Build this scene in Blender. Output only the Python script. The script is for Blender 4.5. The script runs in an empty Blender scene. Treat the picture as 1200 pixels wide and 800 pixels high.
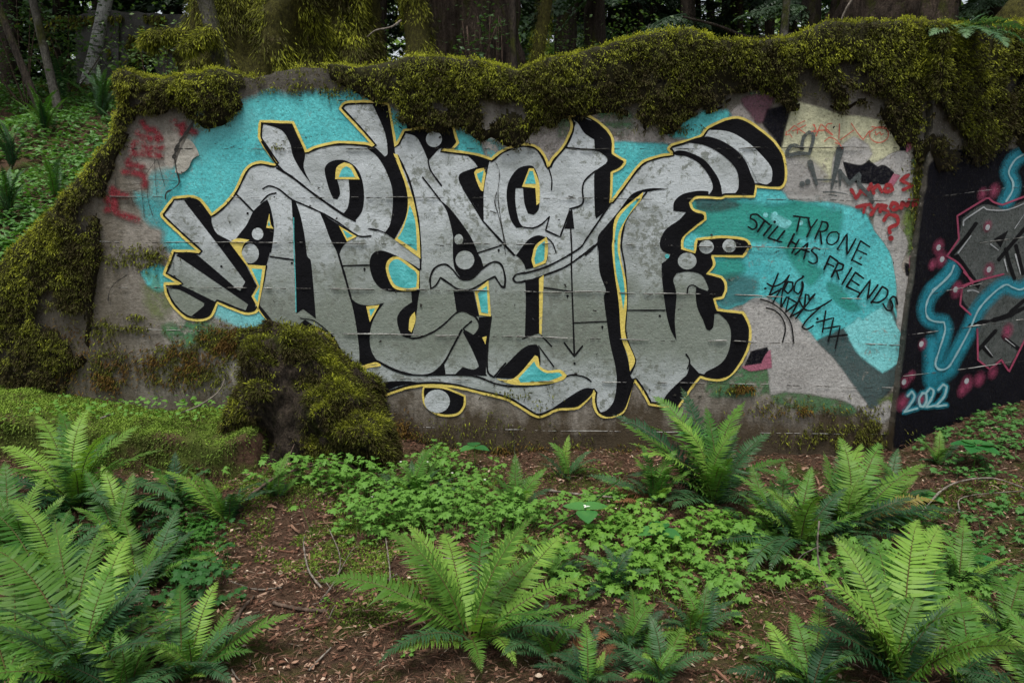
import bpy, math, random
import numpy as np
from mathutils import Vector, Matrix
from mathutils.geometry import tessellate_polygon

# ------------------------------------------------------------------ camera, sky, sun, exposure
scene = bpy.context.scene
COL = scene.collection
R = math.radians
CAM_H, PITCH, FPX = 1.6, R(11.0), 850.0          # FPX: focal length in photograph pixels (1200 wide)
cam_d = bpy.data.cameras.new('camera'); cam = bpy.data.objects.new('camera', cam_d); COL.objects.link(cam)
cam.location = (0, 0, CAM_H); cam.rotation_euler = (R(90) - PITCH, 0, 0)
cam_d.sensor_width = 36.0; cam_d.lens = 36.0 * FPX / 1200.0
cam_d.clip_start = 0.05; cam_d.clip_end = 2000
scene.camera = cam

SUN_EL, SUN_AZ = R(72), R(196)                   # azimuth measured clockwise from +Y
world = bpy.data.worlds.new('World'); scene.world = world; world.use_nodes = True
wn = world.node_tree.nodes; wl = world.node_tree.links
wn.clear()
sky = wn.new('ShaderNodeTexSky'); sky.sky_type = 'NISHITA'; sky.sun_disc = False
sky.sun_elevation = SUN_EL; sky.sun_rotation = SUN_AZ
sky.air_density = 1.0; sky.dust_density = 3.0; sky.ozone_density = 1.0
hs = wn.new('ShaderNodeHueSaturation'); hs.inputs['Saturation'].default_value = 0.3
bg = wn.new('ShaderNodeBackground'); bg.inputs['Strength'].default_value = 0.065
wo = wn.new('ShaderNodeOutputWorld')
wl.new(sky.outputs[0], hs.inputs['Color']); wl.new(hs.outputs[0], bg.inputs[0]); wl.new(bg.outputs[0], wo.inputs[0])

sun_d = bpy.data.lights.new('sun', 'SUN'); sun_d.energy = 1.5; sun_d.angle = R(16); sun_d.color = (1.0, 0.96, 0.9)
sun = bpy.data.objects.new('sun', sun_d); COL.objects.link(sun)
sd = Vector((math.sin(SUN_AZ) * math.cos(SUN_EL), math.cos(SUN_AZ) * math.cos(SUN_EL), math.sin(SUN_EL)))
sun.rotation_euler = (-sd).to_track_quat('-Z', 'Y').to_euler(); sun.location = sd * 30

vs = scene.view_settings
scene.display_settings.display_device = 'sRGB'
vs.view_transform = 'Standard'; vs.look = 'None'; vs.gamma = 1.0; vs.use_curve_mapping = False
vs.exposure = 1.42
scene.cycles.transparent_max_bounces = 24
scene.cycles.max_bounces = 6

# ------------------------------------------------------------------ helpers
rng = np.random.default_rng(11)
rnd = random.Random(5)
CT, ST = math.cos(PITCH), math.sin(PITCH)

def ray(u, v):
    u, v = np.broadcast_arrays(np.asarray(u, float), np.asarray(v, float))
    a = (u - 600.0) / FPX; b = (400.0 - v) / FPX
    return np.stack([a, CT + ST * b, -ST + CT * b], -1)

CAMP = np.array([0, 0, CAM_H])
class Plane:
    def __init__(s, p, n):
        s.p = np.asarray(p, float); s.n = np.asarray(n, float) / np.linalg.norm(n)     # n points away from camera
    def at(s, u, v, off=0.0):                   # off: metres in front of the plane
        d = ray(u, v); t = ((s.p - CAMP) @ s.n) / (d @ s.n)
        return CAMP + d * t[..., None] - s.n * off
MAIN = Plane((0, 4.5, 0), (0.05, 1, 0))
_f = Plane((0, 4.43, 0), (0.05, 1, 0))
_p1, _p2 = _f.at(1045, 527), _f.at(1090, 182)
_q = _f.at(1060, 392); _dr = ray(1200, 373); _q2 = CAMP + _dr * ((_q[2] - CAM_H) / _dr[2])
_n = np.cross(_p2 - _p1, _q2 - _p1); _n = _n if _n[1] > 0 else -_n
RET = Plane(_p1, _n)                             # right-hand return of the wall, receding to the right

def ground_at(u, v, z=0.0):
    d = ray(u, v); t = (z - CAM_H) / d[..., 2]
    return CAMP + d * np.asarray(t)[..., None]
def at_depth(u, v, y):
    d = ray(u, v); t = y / d[..., 1]
    return CAMP + d * np.asarray(t)[..., None]

def _hash(ix, iy, iz, seed):
    h = (ix * 374761393 + iy * 668265263 + iz * 2147483647 + seed * 974711) & 0xFFFFFFFF
    h = ((h ^ (h >> 13)) * 1274126177) & 0xFFFFFFFF
    h = (h ^ (h >> 16)) & 0xFFFFFFFF
    return h / 4294967295.0
def vnoise(p, seed=0):
    p = np.asarray(p, float); i = np.floor(p).astype(np.int64); f = p - i; f = f * f * (3 - 2 * f)
    out = 0
    for dx in (0, 1):
        for dy in (0, 1):
            for dz in (0, 1):
                w = (f[..., 0] if dx else 1 - f[..., 0]) * (f[..., 1] if dy else 1 - f[..., 1]) * (f[..., 2] if dz else 1 - f[..., 2])
                out = out + w * _hash(i[..., 0] + dx, i[..., 1] + dy, i[..., 2] + dz, seed)
    return out * 2 - 1
def fbm(p, scale, octaves=4, seed=0):
    p = np.asarray(p, float) * scale; a, s = 1.0, 0
    for o in range(octaves):
        s = s + a * vnoise(p, seed + o * 17); p = p * 2.03 + 5.1; a *= 0.5
    return s
def xy0(x, y): return np.stack([x, y, np.zeros_like(x)], -1)

def link(o, parent=None):
    COL.objects.link(o)
    if parent is not None: o.parent = parent
    return o
def tag(o, label=None, cat=None, group=None, kind=None):
    if label: o['label'] = label
    if cat: o['category'] = cat
    if group: o['group'] = group
    if kind: o['kind'] = kind
    return o
def empty(name, loc=(0, 0, 0), rz=0.0, parent=None):
    o = bpy.data.objects.new(name, None); o.empty_display_size = 0.1
    o.location = loc; o.rotation_euler = (0, 0, rz)
    return link(o, parent)
def mesh_obj(name, verts, faces, mat, parent=None, smooth=False, attrs=None):
    """verts Nx3, faces: list of int arrays (k x n) or list of tuples; attrs {name: per-vertex float}"""
    me = bpy.data.meshes.new(name)
    verts = np.asarray(verts, np.float32)
    if not isinstance(faces, list) or (len(faces) and not isinstance(faces[0], np.ndarray)):
        faces = [np.asarray(faces, np.int32)] if len(set(len(f) for f in faces)) == 1 else \
                [np.asarray([f for f in faces if len(f) == k], np.int32) for k in sorted(set(len(f) for f in faces))]
    me.vertices.add(len(verts)); me.vertices.foreach_set('co', verts.ravel())
    loops = np.concatenate([f.ravel() for f in faces]); nf = sum(len(f) for f in faces)
    tot = np.concatenate([np.full(len(f), f.shape[1]) for f in faces])
    start = np.concatenate([[0], np.cumsum(tot)[:-1]])
    me.loops.add(len(loops)); me.loops.foreach_set('vertex_index', loops.astype(np.int32))
    me.polygons.add(nf); me.polygons.foreach_set('loop_start', start.astype(np.int32))
    me.polygons.foreach_set('loop_total', tot.astype(np.int32))
    me.polygons.foreach_set('use_smooth', np.full(nf, bool(smooth)))
    for k, a in (attrs or {}).items():
        at = me.attributes.new(k, 'FLOAT', 'POINT'); at.data.foreach_set('value', np.asarray(a, np.float32))
    me.update(calc_edges=True); me.validate()
    if mat is not None: me.materials.append(mat)
    return link(bpy.data.objects.new(name, me), parent)

class MB:
    """collects pieces into one mesh"""
    def __init__(s): s.v = []; s.q = []; s.t = []; s.a = []; s.n = 0
    def add(s, v, quads=None, tris=None, a=None):
        v = np.asarray(v, float).reshape(-1, 3)
        if quads is not None and len(quads): s.q.append(np.asarray(quads, np.int32) + s.n)
        if tris is not None and len(tris): s.t.append(np.asarray(tris, np.int32) + s.n)
        s.a.append(np.full(len(v), 1.0) if a is None else np.broadcast_to(np.asarray(a, float), (len(v),)))
        s.v.append(v); s.n += len(v)
    def build(s, name, mat, parent=None, smooth=False, attr='tint'):
        fs = []
        if s.q: fs.append(np.concatenate(s.q))
        if s.t: fs.append(np.concatenate(s.t))
        return mesh_obj(name, np.concatenate(s.v), fs, mat, parent, smooth, {attr: np.concatenate(s.a)})

def grid_faces(nu, nv, wrap=False):
    i = np.arange(nu - 1)[:, None]; j = np.arange(nv if wrap else nv - 1)[None, :]
    j2 = (j + 1) % nv
    return np.stack([i * nv + j, i * nv + j2, (i + 1) * nv + j2, (i + 1) * nv + j], -1).reshape(-1, 4)

def tube(path, rad, sides=8, rough=0.0, seed=0, flute=0.0, nfl=7, cap=True):
    path = np.asarray(path, float); n = len(path); rad = np.broadcast_to(np.asarray(rad, float), (n,))
    T = np.gradient(path, axis=0); T /= np.linalg.norm(T, axis=1)[:, None] + 1e-9
    ref = np.array([0, 0, 1.0]) if abs(T[0][2]) < 0.9 else np.array([1.0, 0, 0])
    A = np.cross(T, ref); A /= np.linalg.norm(A, axis=1)[:, None] + 1e-9
    B = np.cross(T, A)
    th = np.linspace(0, 2 * np.pi, sides, endpoint=False)
    rr = np.ones((n, sides))
    if flute: rr = rr + flute * np.abs(np.sin(th * nfl / 2 + seed))[None, :] * np.linspace(1.2, 0.7, n)[:, None]
    P = path[:, None] + (A[:, None] * np.cos(th)[None, :, None] + B[:, None] * np.sin(th)[None, :, None]) * (rad[:, None] * rr)[..., None]
    if rough:
        nn = fbm(P.reshape(-1, 3), 1.0 / max(rad.max(), .02) * 1.2, 4, seed).reshape(n, sides)
        P = P + (P - path[:, None]) * (nn * rough)[..., None]
    v = P.reshape(-1, 3); q = grid_faces(n, sides, True); t = []
    if cap:
        v = np.vstack([v, path[0], path[-1]]); c0, c1 = n * sides, n * sides + 1
        k = np.arange(sides); k2 = (k + 1) % sides
        t = np.concatenate([np.stack([np.full(sides, c0), k2, k], -1), np.stack([np.full(sides, c1), (n - 1) * sides + k, (n - 1) * sides + k2], -1)])
    return v, q, t

def bezier_pts(pts, n=24):
    """Catmull-Rom through 3D points"""
    pts = np.asarray(pts, float); m = len(pts)
    P = np.vstack([2 * pts[0] - pts[1], pts, 2 * pts[-1] - pts[-2]])
    out = []
    for i in range(m - 1):
        k = max(2, n // (m - 1)); t = np.linspace(0, 1, k, endpoint=False)[:, None]
        a, b, c, d = P[i], P[i + 1], P[i + 2], P[i + 3]
        out.append(0.5 * (2 * b + (c - a) * t + (2 * a - 5 * b + 4 * c - d) * t ** 2 + (3 * b - a - 3 * c + d) * t ** 3))
    out.append(pts[-1:]); return np.vstack(out)

def tess(pts):
    """triangles of a 2D outline, all wound the same way"""
    pts = np.asarray(pts, float); t = np.asarray(tessellate_polygon([[Vector((a, b, 0)) for a, b in pts]]), int).reshape(-1, 3)
    a, b, c = pts[t[:, 0]], pts[t[:, 1]], pts[t[:, 2]]
    cr = (b[:, 0] - a[:, 0]) * (c[:, 1] - a[:, 1]) - (b[:, 1] - a[:, 1]) * (c[:, 0] - a[:, 0])
    t[cr < 0] = t[cr < 0][:, ::-1]; return t[np.abs(cr) > 1e-9]

def blades(P, D, N, L, W, fold=0.25, tint=None, grad=0.0, simple=False):
    """diamond shaped moss/needle blades at P pointing along D, width direction from cross(D,N)"""
    D = D / (np.linalg.norm(D, axis=1)[:, None] + 1e-9)
    S = np.cross(D, N); S /= np.linalg.norm(S, axis=1)[:, None] + 1e-9
    U = np.cross(S, D)
    L = np.asarray(L)[:, None]; W = np.asarray(W)[:, None]
    a = P; b = P + D * L * .5 + S * W; c = P + D * L - np.array([0, 0, 1]) * L * .12; d = P + D * L * .5 - S * W
    if simple:
        b = b + U * W * fold; d = d - U * W * fold
        k = np.arange(len(P))[:, None] * 4
        ti = (np.repeat(tint if tint is not None else np.ones(len(P)), 4).reshape(-1, 4) + np.array([-grad, 0, grad, 0])).ravel()
        return np.stack([a, b, c, d], 1).reshape(-1, 3), np.concatenate([k + [[0, 1, 2]], k + [[0, 2, 3]]]), ti
    e = P + D * L * .5 + U * W * fold * 2
    v = np.stack([a, b, c, d, e], 1).reshape(-1, 3)
    k = np.arange(len(P))[:, None] * 5
    t = np.concatenate([k + [[0, 1, 4]], k + [[1, 2, 4]], k + [[2, 3, 4]], k + [[3, 0, 4]]])
    ti = (np.repeat(tint if tint is not None else np.ones(len(P)), 5).reshape(-1, 5) + np.array([-grad, 0, grad, 0, 0])).ravel()
    return v, t, ti

# ------------------------------------------------------------------ materials
def newmat(name):
    m = bpy.data.materials.new(name); m.use_nodes = True; nt = m.node_tree; nt.nodes.clear()
    out = nt.nodes.new('ShaderNodeOutputMaterial')
    return m, nt, out
class NT:
    def __init__(s, nt): s.nt = nt
    def n(s, t, **k):
        x = s.nt.nodes.new(t)
        for a, b in k.items(): setattr(x, a, b)
        return x
    def l(s, a, b): s.nt.links.new(a, b)
    def pos(s):
        return s.n('ShaderNodeNewGeometry').outputs['Position']
    def mapped(s, src, scale):
        m = s.n('ShaderNodeMapping'); m.inputs['Scale'].default_value = scale; s.l(src, m.inputs[0]); return m.outputs[0]
    def noise(s, src, scale, detail=4, rough=.55, dist=0.0):
        x = s.n('ShaderNodeTexNoise'); x.inputs['Scale'].default_value = scale; x.inputs['Detail'].default_value = detail
        x.inputs['Roughness'].default_value = rough; x.inputs['Distortion'].default_value = dist
        s.l(src, x.inputs['Vector']); return x.outputs[0]
    def voro(s, src, scale, feature='F1'):
        x = s.n('ShaderNodeTexVoronoi', feature=feature); x.inputs['Scale'].default_value = scale; s.l(src, x.inputs['Vector']); return x.outputs[0]
    def ramp(s, fac, stops):
        r = s.n('ShaderNodeValToRGB'); e = r.color_ramp.elements
        while len(e) < len(stops): e.new(0.5)
        for i, (p, c) in enumerate(stops):
            e[i].position = p; e[i].color = (c, c, c, 1) if not hasattr(c, '__len__') else (*c, 1)
        s.l(fac, r.inputs[0]); return r.outputs[0]
    def mix(s, fac, a, b, mode='MIX'):
        x = s.n('ShaderNodeMix', data_type='RGBA', blend_type=mode)
        for sock, val in ((x.inputs[0], fac), (x.inputs[6], a), (x.inputs[7], b)):
            if hasattr(val, 'is_linked'): s.l(val, sock)
            elif hasattr(val, '__len__'): sock.default_value = (*val, 1)
            else: sock.default_value = val
        return x.outputs[2]
    def math(s, op, a, b=0.0, clamp=False):
        x = s.n('ShaderNodeMath', operation=op, use_clamp=clamp)
        for i, val in enumerate((a, b)):
            if hasattr(val, 'is_linked'): s.l(val, x.inputs[i])
            else: x.inputs[i].default_value = val
        return x.outputs[0]
    def attr(s, name): return s.n('ShaderNodeAttribute', attribute_name=name).outputs['Fac']
    def sep(s, src, ax):
        x = s.n('ShaderNodeSeparateXYZ'); s.l(src, x.inputs[0]); return x.outputs[ax]
    def bump(s, h, strength, dist=.01):
        b = s.n('ShaderNodeBump'); b.inputs['Strength'].default_value = strength; b.inputs['Distance'].default_value = dist
        s.l(h, b.inputs['Height']); return b.outputs[0]
    def bsdf(s, col, rough=.8, spec=.3, normal=None, metal=0.0):
        b = s.n('ShaderNodeBsdfPrincipled')
        if hasattr(col, 'is_linked'): s.l(col, b.inputs['Base Color'])
        else: b.inputs['Base Color'].default_value = (*col, 1)
        if hasattr(rough, 'is_linked'): s.l(rough, b.inputs['Roughness'])
        else: b.inputs['Roughness'].default_value = rough
        b.inputs['Specular IOR Level'].default_value = spec; b.inputs['Metallic'].default_value = metal
        if normal is not None: s.l(normal, b.inputs['Normal'])
        return b

def wall_relief(n):
    """cast concrete relief shared by bare concrete and paint: pits, grain of the form boards"""
    p = n.pos()
    a = n.noise(p, 55, 6, .7)
    g = n.noise(n.mapped(p, (2.5, 2.5, 70)), 1.0, 4, .6)
    pit = n.ramp(n.voro(n.mapped(p, (38, 38, 52)), 1.0), [(0.0, 0.0), (.16, 1.0)])
    lump = n.noise(p, 9, 3)
    h = n.math('ADD', n.math('MULTIPLY', a, .7), n.math('MULTIPLY', g, .14))
    h = n.math('ADD', h, n.math('MULTIPLY', pit, .5)); h = n.math('ADD', h, n.math('MULTIPLY', lump, .8))
    return h

def concrete_mat(name, base=(.37, .34, .30), dark=(.15, .135, .11), stain=True):
    m, nt, out = newmat(name); n = NT(nt); p = n.pos()
    big = n.noise(p, 2.3, 5, .6, .4); fine = n.noise(p, 30, 6, .7)
    c = n.mix(n.ramp(big, [(.33, 0.0), (.62, 1.0)]), dark, base)
    c = n.mix(n.ramp(fine, [(.36, .5), (.55, 0.0)]), c, (.09, .08, .065))
    c = n.mix(n.ramp(n.noise(p, 70, 4, .6), [(.58, 0.0), (.7, .5)]), c, (.42, .41, .37))
    if stain:                                        # brown algae creeping up from the soil, with a ragged edge
        z = n.sep(p, 2)
        e = n.math('ADD', n.math('MULTIPLY', z, -1.45), n.math('MULTIPLY', n.noise(n.mapped(p, (5, 5, 2.2)), 1.0, 6, .7), 1.5))
        c = n.mix(n.ramp(e, [(.0, 0.0), (.50, .95)]), c, (.048, .034, .017))
        e2 = n.math('ADD', n.math('MULTIPLY', n.math('SUBTRACT', z, 2.0), 1.5), n.math('MULTIPLY', n.noise(n.mapped(p, (6, 6, 1.2)), 1.0, 6, .7), .9))
        c = n.mix(n.ramp(e2, [(.35, 0.0), (.8, .85)]), c, (.045, .040, .030))
        e3 = n.math('ADD', n.math('MULTIPLY', n.math('ADD', n.sep(p, 0), 2.35), -1.1), n.math('MULTIPLY', n.noise(n.mapped(p, (4, 4, 3)), 1.0, 6, .7), .9))
        c = n.mix(n.ramp(e3, [(.22, 0.0), (.75, .8)]), c, (.07, .058, .038))
        s2 = n.noise(n.mapped(p, (7, 7, .6)), 1.0, 4, .6)
        c = n.mix(n.ramp(s2, [(.55, 0.0), (.75, .6)]), c, (.07, .058, .04))
    b = n.bsdf(c, .88, .25, n.bump(wall_relief(n), .8, .012)); n.l(b.outputs[0], out.inputs[0])
    return m

def paint_mat(name, col, col2=None, wear=.45, rough=.6, spec=.4, scale=4.0, soft=False, chip=(.24, .22, .19), blot=(.35, .68), metal=0.0, speck=.5, algae=False):
    m, nt, out = newmat(name); n = NT(nt); p = n.pos()
    col2 = col2 or tuple(x * .72 for x in col)
    big = n.noise(n.mapped(p, (1, 1, 1.4)), scale, 6, .65, .8)
    c = n.mix(n.ramp(big, [(blot[0], 0.0), (blot[1], 1.0)]), col2, col)
    grit = n.noise(p, 120, 3, .7)
    c = n.mix(n.ramp(grit, [(.30, speck), (.43, 0.0)]), c, tuple(x * .35 for x in col))
    if algae:                                        # greenish film on the middle boards
        z = n.sep(p, 2); az_ = n.math('ADD', n.math('ABSOLUTE', n.math('SUBTRACT', z, .85)), n.math('MULTIPLY', n.noise(p, 3.0, 7, .72, .5), .75))
        c = n.mix(n.ramp(az_, [(.50, .9), (.95, 0.0)]), c, n.mix(n.noise(p, 40, 4, .7), (.11, .135, .10), (.205, .23, .19)))
    # worn places where the concrete shows
    w = n.noise(p, 22, 8, .72, .3); w2 = n.noise(p, 2.0, 3, .5)
    wm = n.math('ADD', w, n.math('MULTIPLY', w2, .5))
    c = n.mix(n.ramp(wm, [(1.0 - wear * .28, 0.0), (1.02 - wear * .28 + .05, .85)]), c, chip)
    b = n.bsdf(c, rough, spec, n.bump(wall_relief(n), .7, .01), metal)
    if soft:
        a = n.attr('tint')
        a = n.math('MULTIPLY', a, n.ramp(n.noise(p, 60, 5, .7), [(.25, .45), (.55, 1.0)]))
        if wear > .5:
            a = n.math('MULTIPLY', a, n.ramp(n.noise(p, 14, 7, .7), [(.36, .0), (.52, 1.0)]))
        tr = n.n('ShaderNodeBsdfTransparent'); mx = n.n('ShaderNodeMixShader')
        n.l(a, mx.inputs[0]); n.l(tr.outputs[0], mx.inputs[1]); n.l(b.outputs[0], mx.inputs[2]); n.l(mx.outputs[0], out.inputs[0])
    else:
        n.l(b.outputs[0], out.inputs[0])
    return m

def leaf_mat(name, c1, c2, trans=.35, rough=.5, spec=.2, yellow=None, nscale=6.0):
    m, nt, out = newmat(name); n = NT(nt); p = n.pos()
    oi = n.n('ShaderNodeObjectInfo')
    f = n.math('ADD', n.math('MULTIPLY', n.noise(p, nscale, 3), .9), n.math('MULTIPLY', n.math('SUBTRACT', oi.outputs['Random'], .5), .95))
    c = n.mix(n.ramp(f, [(.2, 0.0), (.75, 1.0)]), c1, c2)
    if yellow: c = n.mix(n.ramp(n.attr('tint'), [(.0, 0.0), (1.0, 1.0)]), yellow, c)
    b = n.bsdf(c, rough, spec)
    t = n.n('ShaderNodeBsdfTranslucent'); n.l(n.mix(1.0, c, (1.15, 1.25, .55), 'MULTIPLY'), t.inputs[0])
    mx = n.n('ShaderNodeMixShader'); mx.inputs[0].default_value = trans
    n.l(b.outputs[0], mx.inputs[1]); n.l(t.outputs[0], mx.inputs[2]); n.l(mx.outputs[0], out.inputs[0])
    return m

def moss_mat(name, live, old, brown, scale=3.0):
    m, nt, out = newmat(name); n = NT(nt); p = n.pos()
    t = n.attr('tint')
    c = n.mix(n.ramp(t, [(.05, 0.0), (.5, 1.0)]), brown, old)
    c = n.mix(n.ramp(t, [(.45, 0.0), (.95, 1.0)]), c, live)
    c = n.mix(n.ramp(n.noise(p, scale, 5, .65), [(.46, .0), (.74, .6)]), c, brown)
    b = n.bsdf(c, .75, .2)
    tr = n.n('ShaderNodeBsdfTranslucent'); n.l(c, tr.inputs[0]); mx = n.n('ShaderNodeMixShader'); mx.inputs[0].default_value = .25
    n.l(b.outputs[0], mx.inputs[1]); n.l(tr.outputs[0], mx.inputs[2]); n.l(mx.outputs[0], out.inputs[0])
    return m

def bark_mat(name, c1, c2, moss=0.0, mossc=(.075, .085, .015), vscale=(9, 9, 1.2), bumpd=.03, white=False):
    m, nt, out = newmat(name); n = NT(nt); p = n.pos()
    g = n.noise(n.mapped(p, vscale), 1.0, 6, .65, .5)
    c = n.mix(n.ramp(g, [(.35, 0.0), (.62, 1.0)]), c1, c2)
    if white:
        h = n.noise(n.mapped(p, (4, 4, 22)), 1.0, 4, .6)
        c = n.mix(n.ramp(h, [(.56, 0.0), (.64, .9)]), c, (.03, .028, .025))
    if moss:
        mo = n.noise(n.mapped(p, (1, 1, .45)), 4.5, 8, .72, .6)
        c = n.mix(n.ramp(mo, [(.62 - moss * .35, 0.0), (.72 - moss * .3, 1.0)]), c, n.mix(n.ramp(n.noise(p, 26, 6, .7), [(.3, 0.0), (.7, 1.0)]), tuple(x * .3 for x in mossc), mossc))
    fine = n.noise(n.mapped(p, (1, 1, .5)), 45, 6, .75)
    c = n.mix(n.ramp(fine, [(.35, .75), (.6, 0.0)]), c, tuple(x * .35 for x in c1))
    b = n.bsdf(c, .9, .15, n.bump(n.math('ADD', g, n.math('MULTIPLY', fine, .8)), 1.0, bumpd)); n.l(b.outputs[0], out.inputs[0])
    return m

M = {}
M['concrete'] = concrete_mat('weathered concrete')
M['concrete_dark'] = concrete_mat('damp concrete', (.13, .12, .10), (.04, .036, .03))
M['core'] = bark_mat('dark rotten core', (.016, .012, .009), (.085, .066, .048), .35, vscale=(22, 22, 10), bumpd=.05)
M['concrete_far'] = concrete_mat('old grey concrete', (.09, .09, .085), (.025, .026, .022), stain=False)
M['spall'] = concrete_mat('broken concrete aggregate', (.42, .40, .35), (.22, .21, .18), stain=False)
M['silver'] = paint_mat('silver spray paint', (.47, .51, .53), (.24, .265, .26), wear=.75, rough=.55, spec=.35, scale=2.4, chip=(.15, .165, .14), blot=(.32, .55), speck=.5, algae=True)
M['black'] = paint_mat('black spray paint', (.010, .010, .012), (.006, .006, .007), wear=.2, rough=.85, spec=.04, chip=(.2, .2, .2), speck=.1)
M['line'] = paint_mat('black outline paint', (.012, .012, .013), (.008, .008, .009), wear=.05, rough=.85, spec=.04, chip=(.2, .2, .2), speck=.1)
M['yellow'] = paint_mat('yellow outline paint', (.74, .60, .15), (.60, .47, .10), wear=.3, speck=.3)
M['teal'] = paint_mat('turquoise spray paint', (.11, .58, .60), (.06, .42, .45), wear=.42, soft=True, scale=3.5, chip=(.20, .26, .25))
M['teal_solid'] = paint_mat('turquoise window paint', (.13, .58, .60), (.03, .30, .30), wear=.1, scale=9)
M['jade'] = paint_mat('jade green paint', (.03, .38, .30), (.03, .30, .25), wear=.3, soft=True)
M['pale_teal'] = paint_mat('pale turquoise paint', (.24, .66, .68), (.17, .56, .58), wear=.4, soft=True)
M['green'] = paint_mat('old green paint', (.05, .20, .09), (.10, .17, .07), wear=.66, soft=True)
M['lime'] = paint_mat('faded lime paint', (.20, .27, .05), (.12, .19, .05), wear=.6, soft=True)
M['bluegrey'] = paint_mat('blue grey paint', (.06, .10, .10), (.045, .07, .07), wear=.4, soft=True)
M['white'] = paint_mat('grubby white paint', (.43, .42, .405), (.32, .31, .295), wear=.5, soft=True, speck=.6)
M['mauve'] = paint_mat('pinkish grey paint', (.40, .36, .34), (.28, .26, .24), wear=.6, soft=True)
M['cream'] = paint_mat('cream paint', (.56, .555, .36), (.47, .47, .32), wear=.45, soft=True)
M['pink'] = paint_mat('faded pink paint', (.42, .14, .20), (.30, .09, .14), wear=.4, soft=True)
M['plum'] = paint_mat('faded plum paint', (.13, .05, .075), (.09, .04, .05), wear=.4, soft=True)
M['oldblack'] = paint_mat('old black paint', (.010, .010, .014), (.006, .006, .009), wear=.25, rough=.85, spec=.05, soft=True)
M['red'] = paint_mat('red marker paint', (.30, .018, .022), (.22, .015, .018), wear=.3)
M['redfade'] = paint_mat('faded red paint', (.24, .018, .028), (.17, .018, .024), wear=.62, soft=True)
M['thinred'] = paint_mat('thin red marker', (.50, .10, .06), (.42, .08, .05), wear=.3)
M['greytag'] = paint_mat('dark grey marker', (.06, .075, .075), (.05, .06, .06), wear=.2, soft=True)
M['crack'] = paint_mat('crack grime', (.012, .011, .009), (.02, .018, .014), wear=.1)
M['seam'] = concrete_mat('chipped seam', (.31, .31, .295), (.10, .10, .092), stain=False)
M['night'] = paint_mat('blue black paint', (.010, .010, .015), (.006, .006, .009), wear=.25, rough=.45, chip=(.12, .12, .12), speck=.2)
M['neon'] = paint_mat('neon turquoise paint', (.015, .30, .40), (.01, .22, .30), wear=.2, soft=True)
M['neonline'] = paint_mat('pale neon line', (.32, .52, .55), (.25, .42, .45), wear=.2)
M['hotpink'] = paint_mat('hot pink paint', (.34, .05, .12), (.26, .04, .09), wear=.2, soft=True)
M['pinkline'] = paint_mat('pink outline paint', (.36, .055, .11), (.28, .04, .09), wear=.2)
M['ash'] = paint_mat('ash grey paint', (.10, .11, .105), (.045, .055, .05), wear=.2, soft=True, scale=8)
M['whiteline'] = paint_mat('white highlight paint', (.45, .47, .48), (.34, .36, .37), wear=.2)

M['moss'] = moss_mat('wall moss', (.40, .43, .035), (.095, .11, .014), (.040, .031, .010))
M['moss_bed'] = moss_mat('moss bed', (.06, .06, .01), (.026, .026, .006), (.015, .011, .005), 6)
M['moss_green'] = moss_mat('green cushion moss', (.22, .34, .045), (.10, .165, .022), (.055, .055, .015), 4)
M['moss_rust'] = moss_mat('rusty moss', (.20, .13, .02), (.11, .06, .012), (.05, .026, .008), 4)
# ------------------------------------------------------------------ ground
def sstep(a, b, x):
    t = np.clip((x - a) / (b - a), 0, 1); return t * t * (3 - 2 * t)
def wall_y(x):
    x = np.asarray(x, float)
    ym = 4.5 - 0.05 * x
    yr = RET.p[1] - (RET.n[0] * (x - RET.p[0]) + RET.n[2] * (0 - RET.p[2])) / RET.n[1]
    return np.where(x > 2.4, np.maximum(ym, yr), ym)
def gz(x, y):
    x = np.asarray(x, float); y = np.asarray(y, float)
    near = np.exp(-((np.abs(y) / 14.0) ** 2))
    z = 0.16 * np.clip(x - 2.2, 0, 6) * near + 0.05 * np.clip(-1.8 - x, 0, 4) * near
    z = z + (0.05 * fbm(xy0(x, y), 1.3, 3, 3) + 0.02 * fbm(xy0(x, y), 7, 3, 9)) * (0.4 + 0.6 * near)
    z = z + .10 * np.exp(-(((x + 1.25) / .38) ** 2 + ((y - 3.72) / .22) ** 2)) + .05 * np.exp(-(((x - .62) / .2) ** 2 + ((y - 3.55) / .2) ** 2))
    yy = np.clip(y, 5.4, 80)
    back = 1.05 + 0.31 * (np.minimum(yy, 14) - 5.4) + 0.10 * np.clip(yy - 14, 0, 66) + 0.12 * fbm(xy0(x, y), .5, 3, 21)
    k = sstep(0.25, 0.75, y - wall_y(x))
    return z * (1 - k) + back * k
def axis(a, b, step, far, grow=1.16):
    c = list(np.arange(a, b + step * .5, step)); s = step; x = b
    while x < far: s *= grow; x += s; c.append(x)
    s = step; x = a; pre = []
    while x > -far: s *= grow; x -= s; pre.append(x)
    return np.array(pre[::-1] + c)
gx = axis(-4.2, 4.4, .035, 160); gy = axis(1.2, 5.9, .035, 160)
GX, GY = np.meshgrid(gx, gy, indexing='ij')
GZ = gz(GX, GY)
m, nt, out = newmat('forest floor'); n = NT(nt); p = n.pos()
c = n.mix(n.ramp(n.noise(p, 38, 6, .75), [(.3, 0.0), (.7, 1.0)]), (.030, .015, .009), (.20, .115, .075))
c = n.mix(n.ramp(n.voro(n.mapped(p, (60, 60, 20)), 1.0), [(.0, .0), (.7, .7)]), c, (.17, .105, .065))
mo = n.noise(p, 1.5, 6, .68, .4)
c = n.mix(n.ramp(mo, [(.50, 0.0), (.60, .9)]), c, n.mix(n.noise(p, 26, 5, .7), (.03, .04, .008), (.15, .20, .03)))
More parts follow.
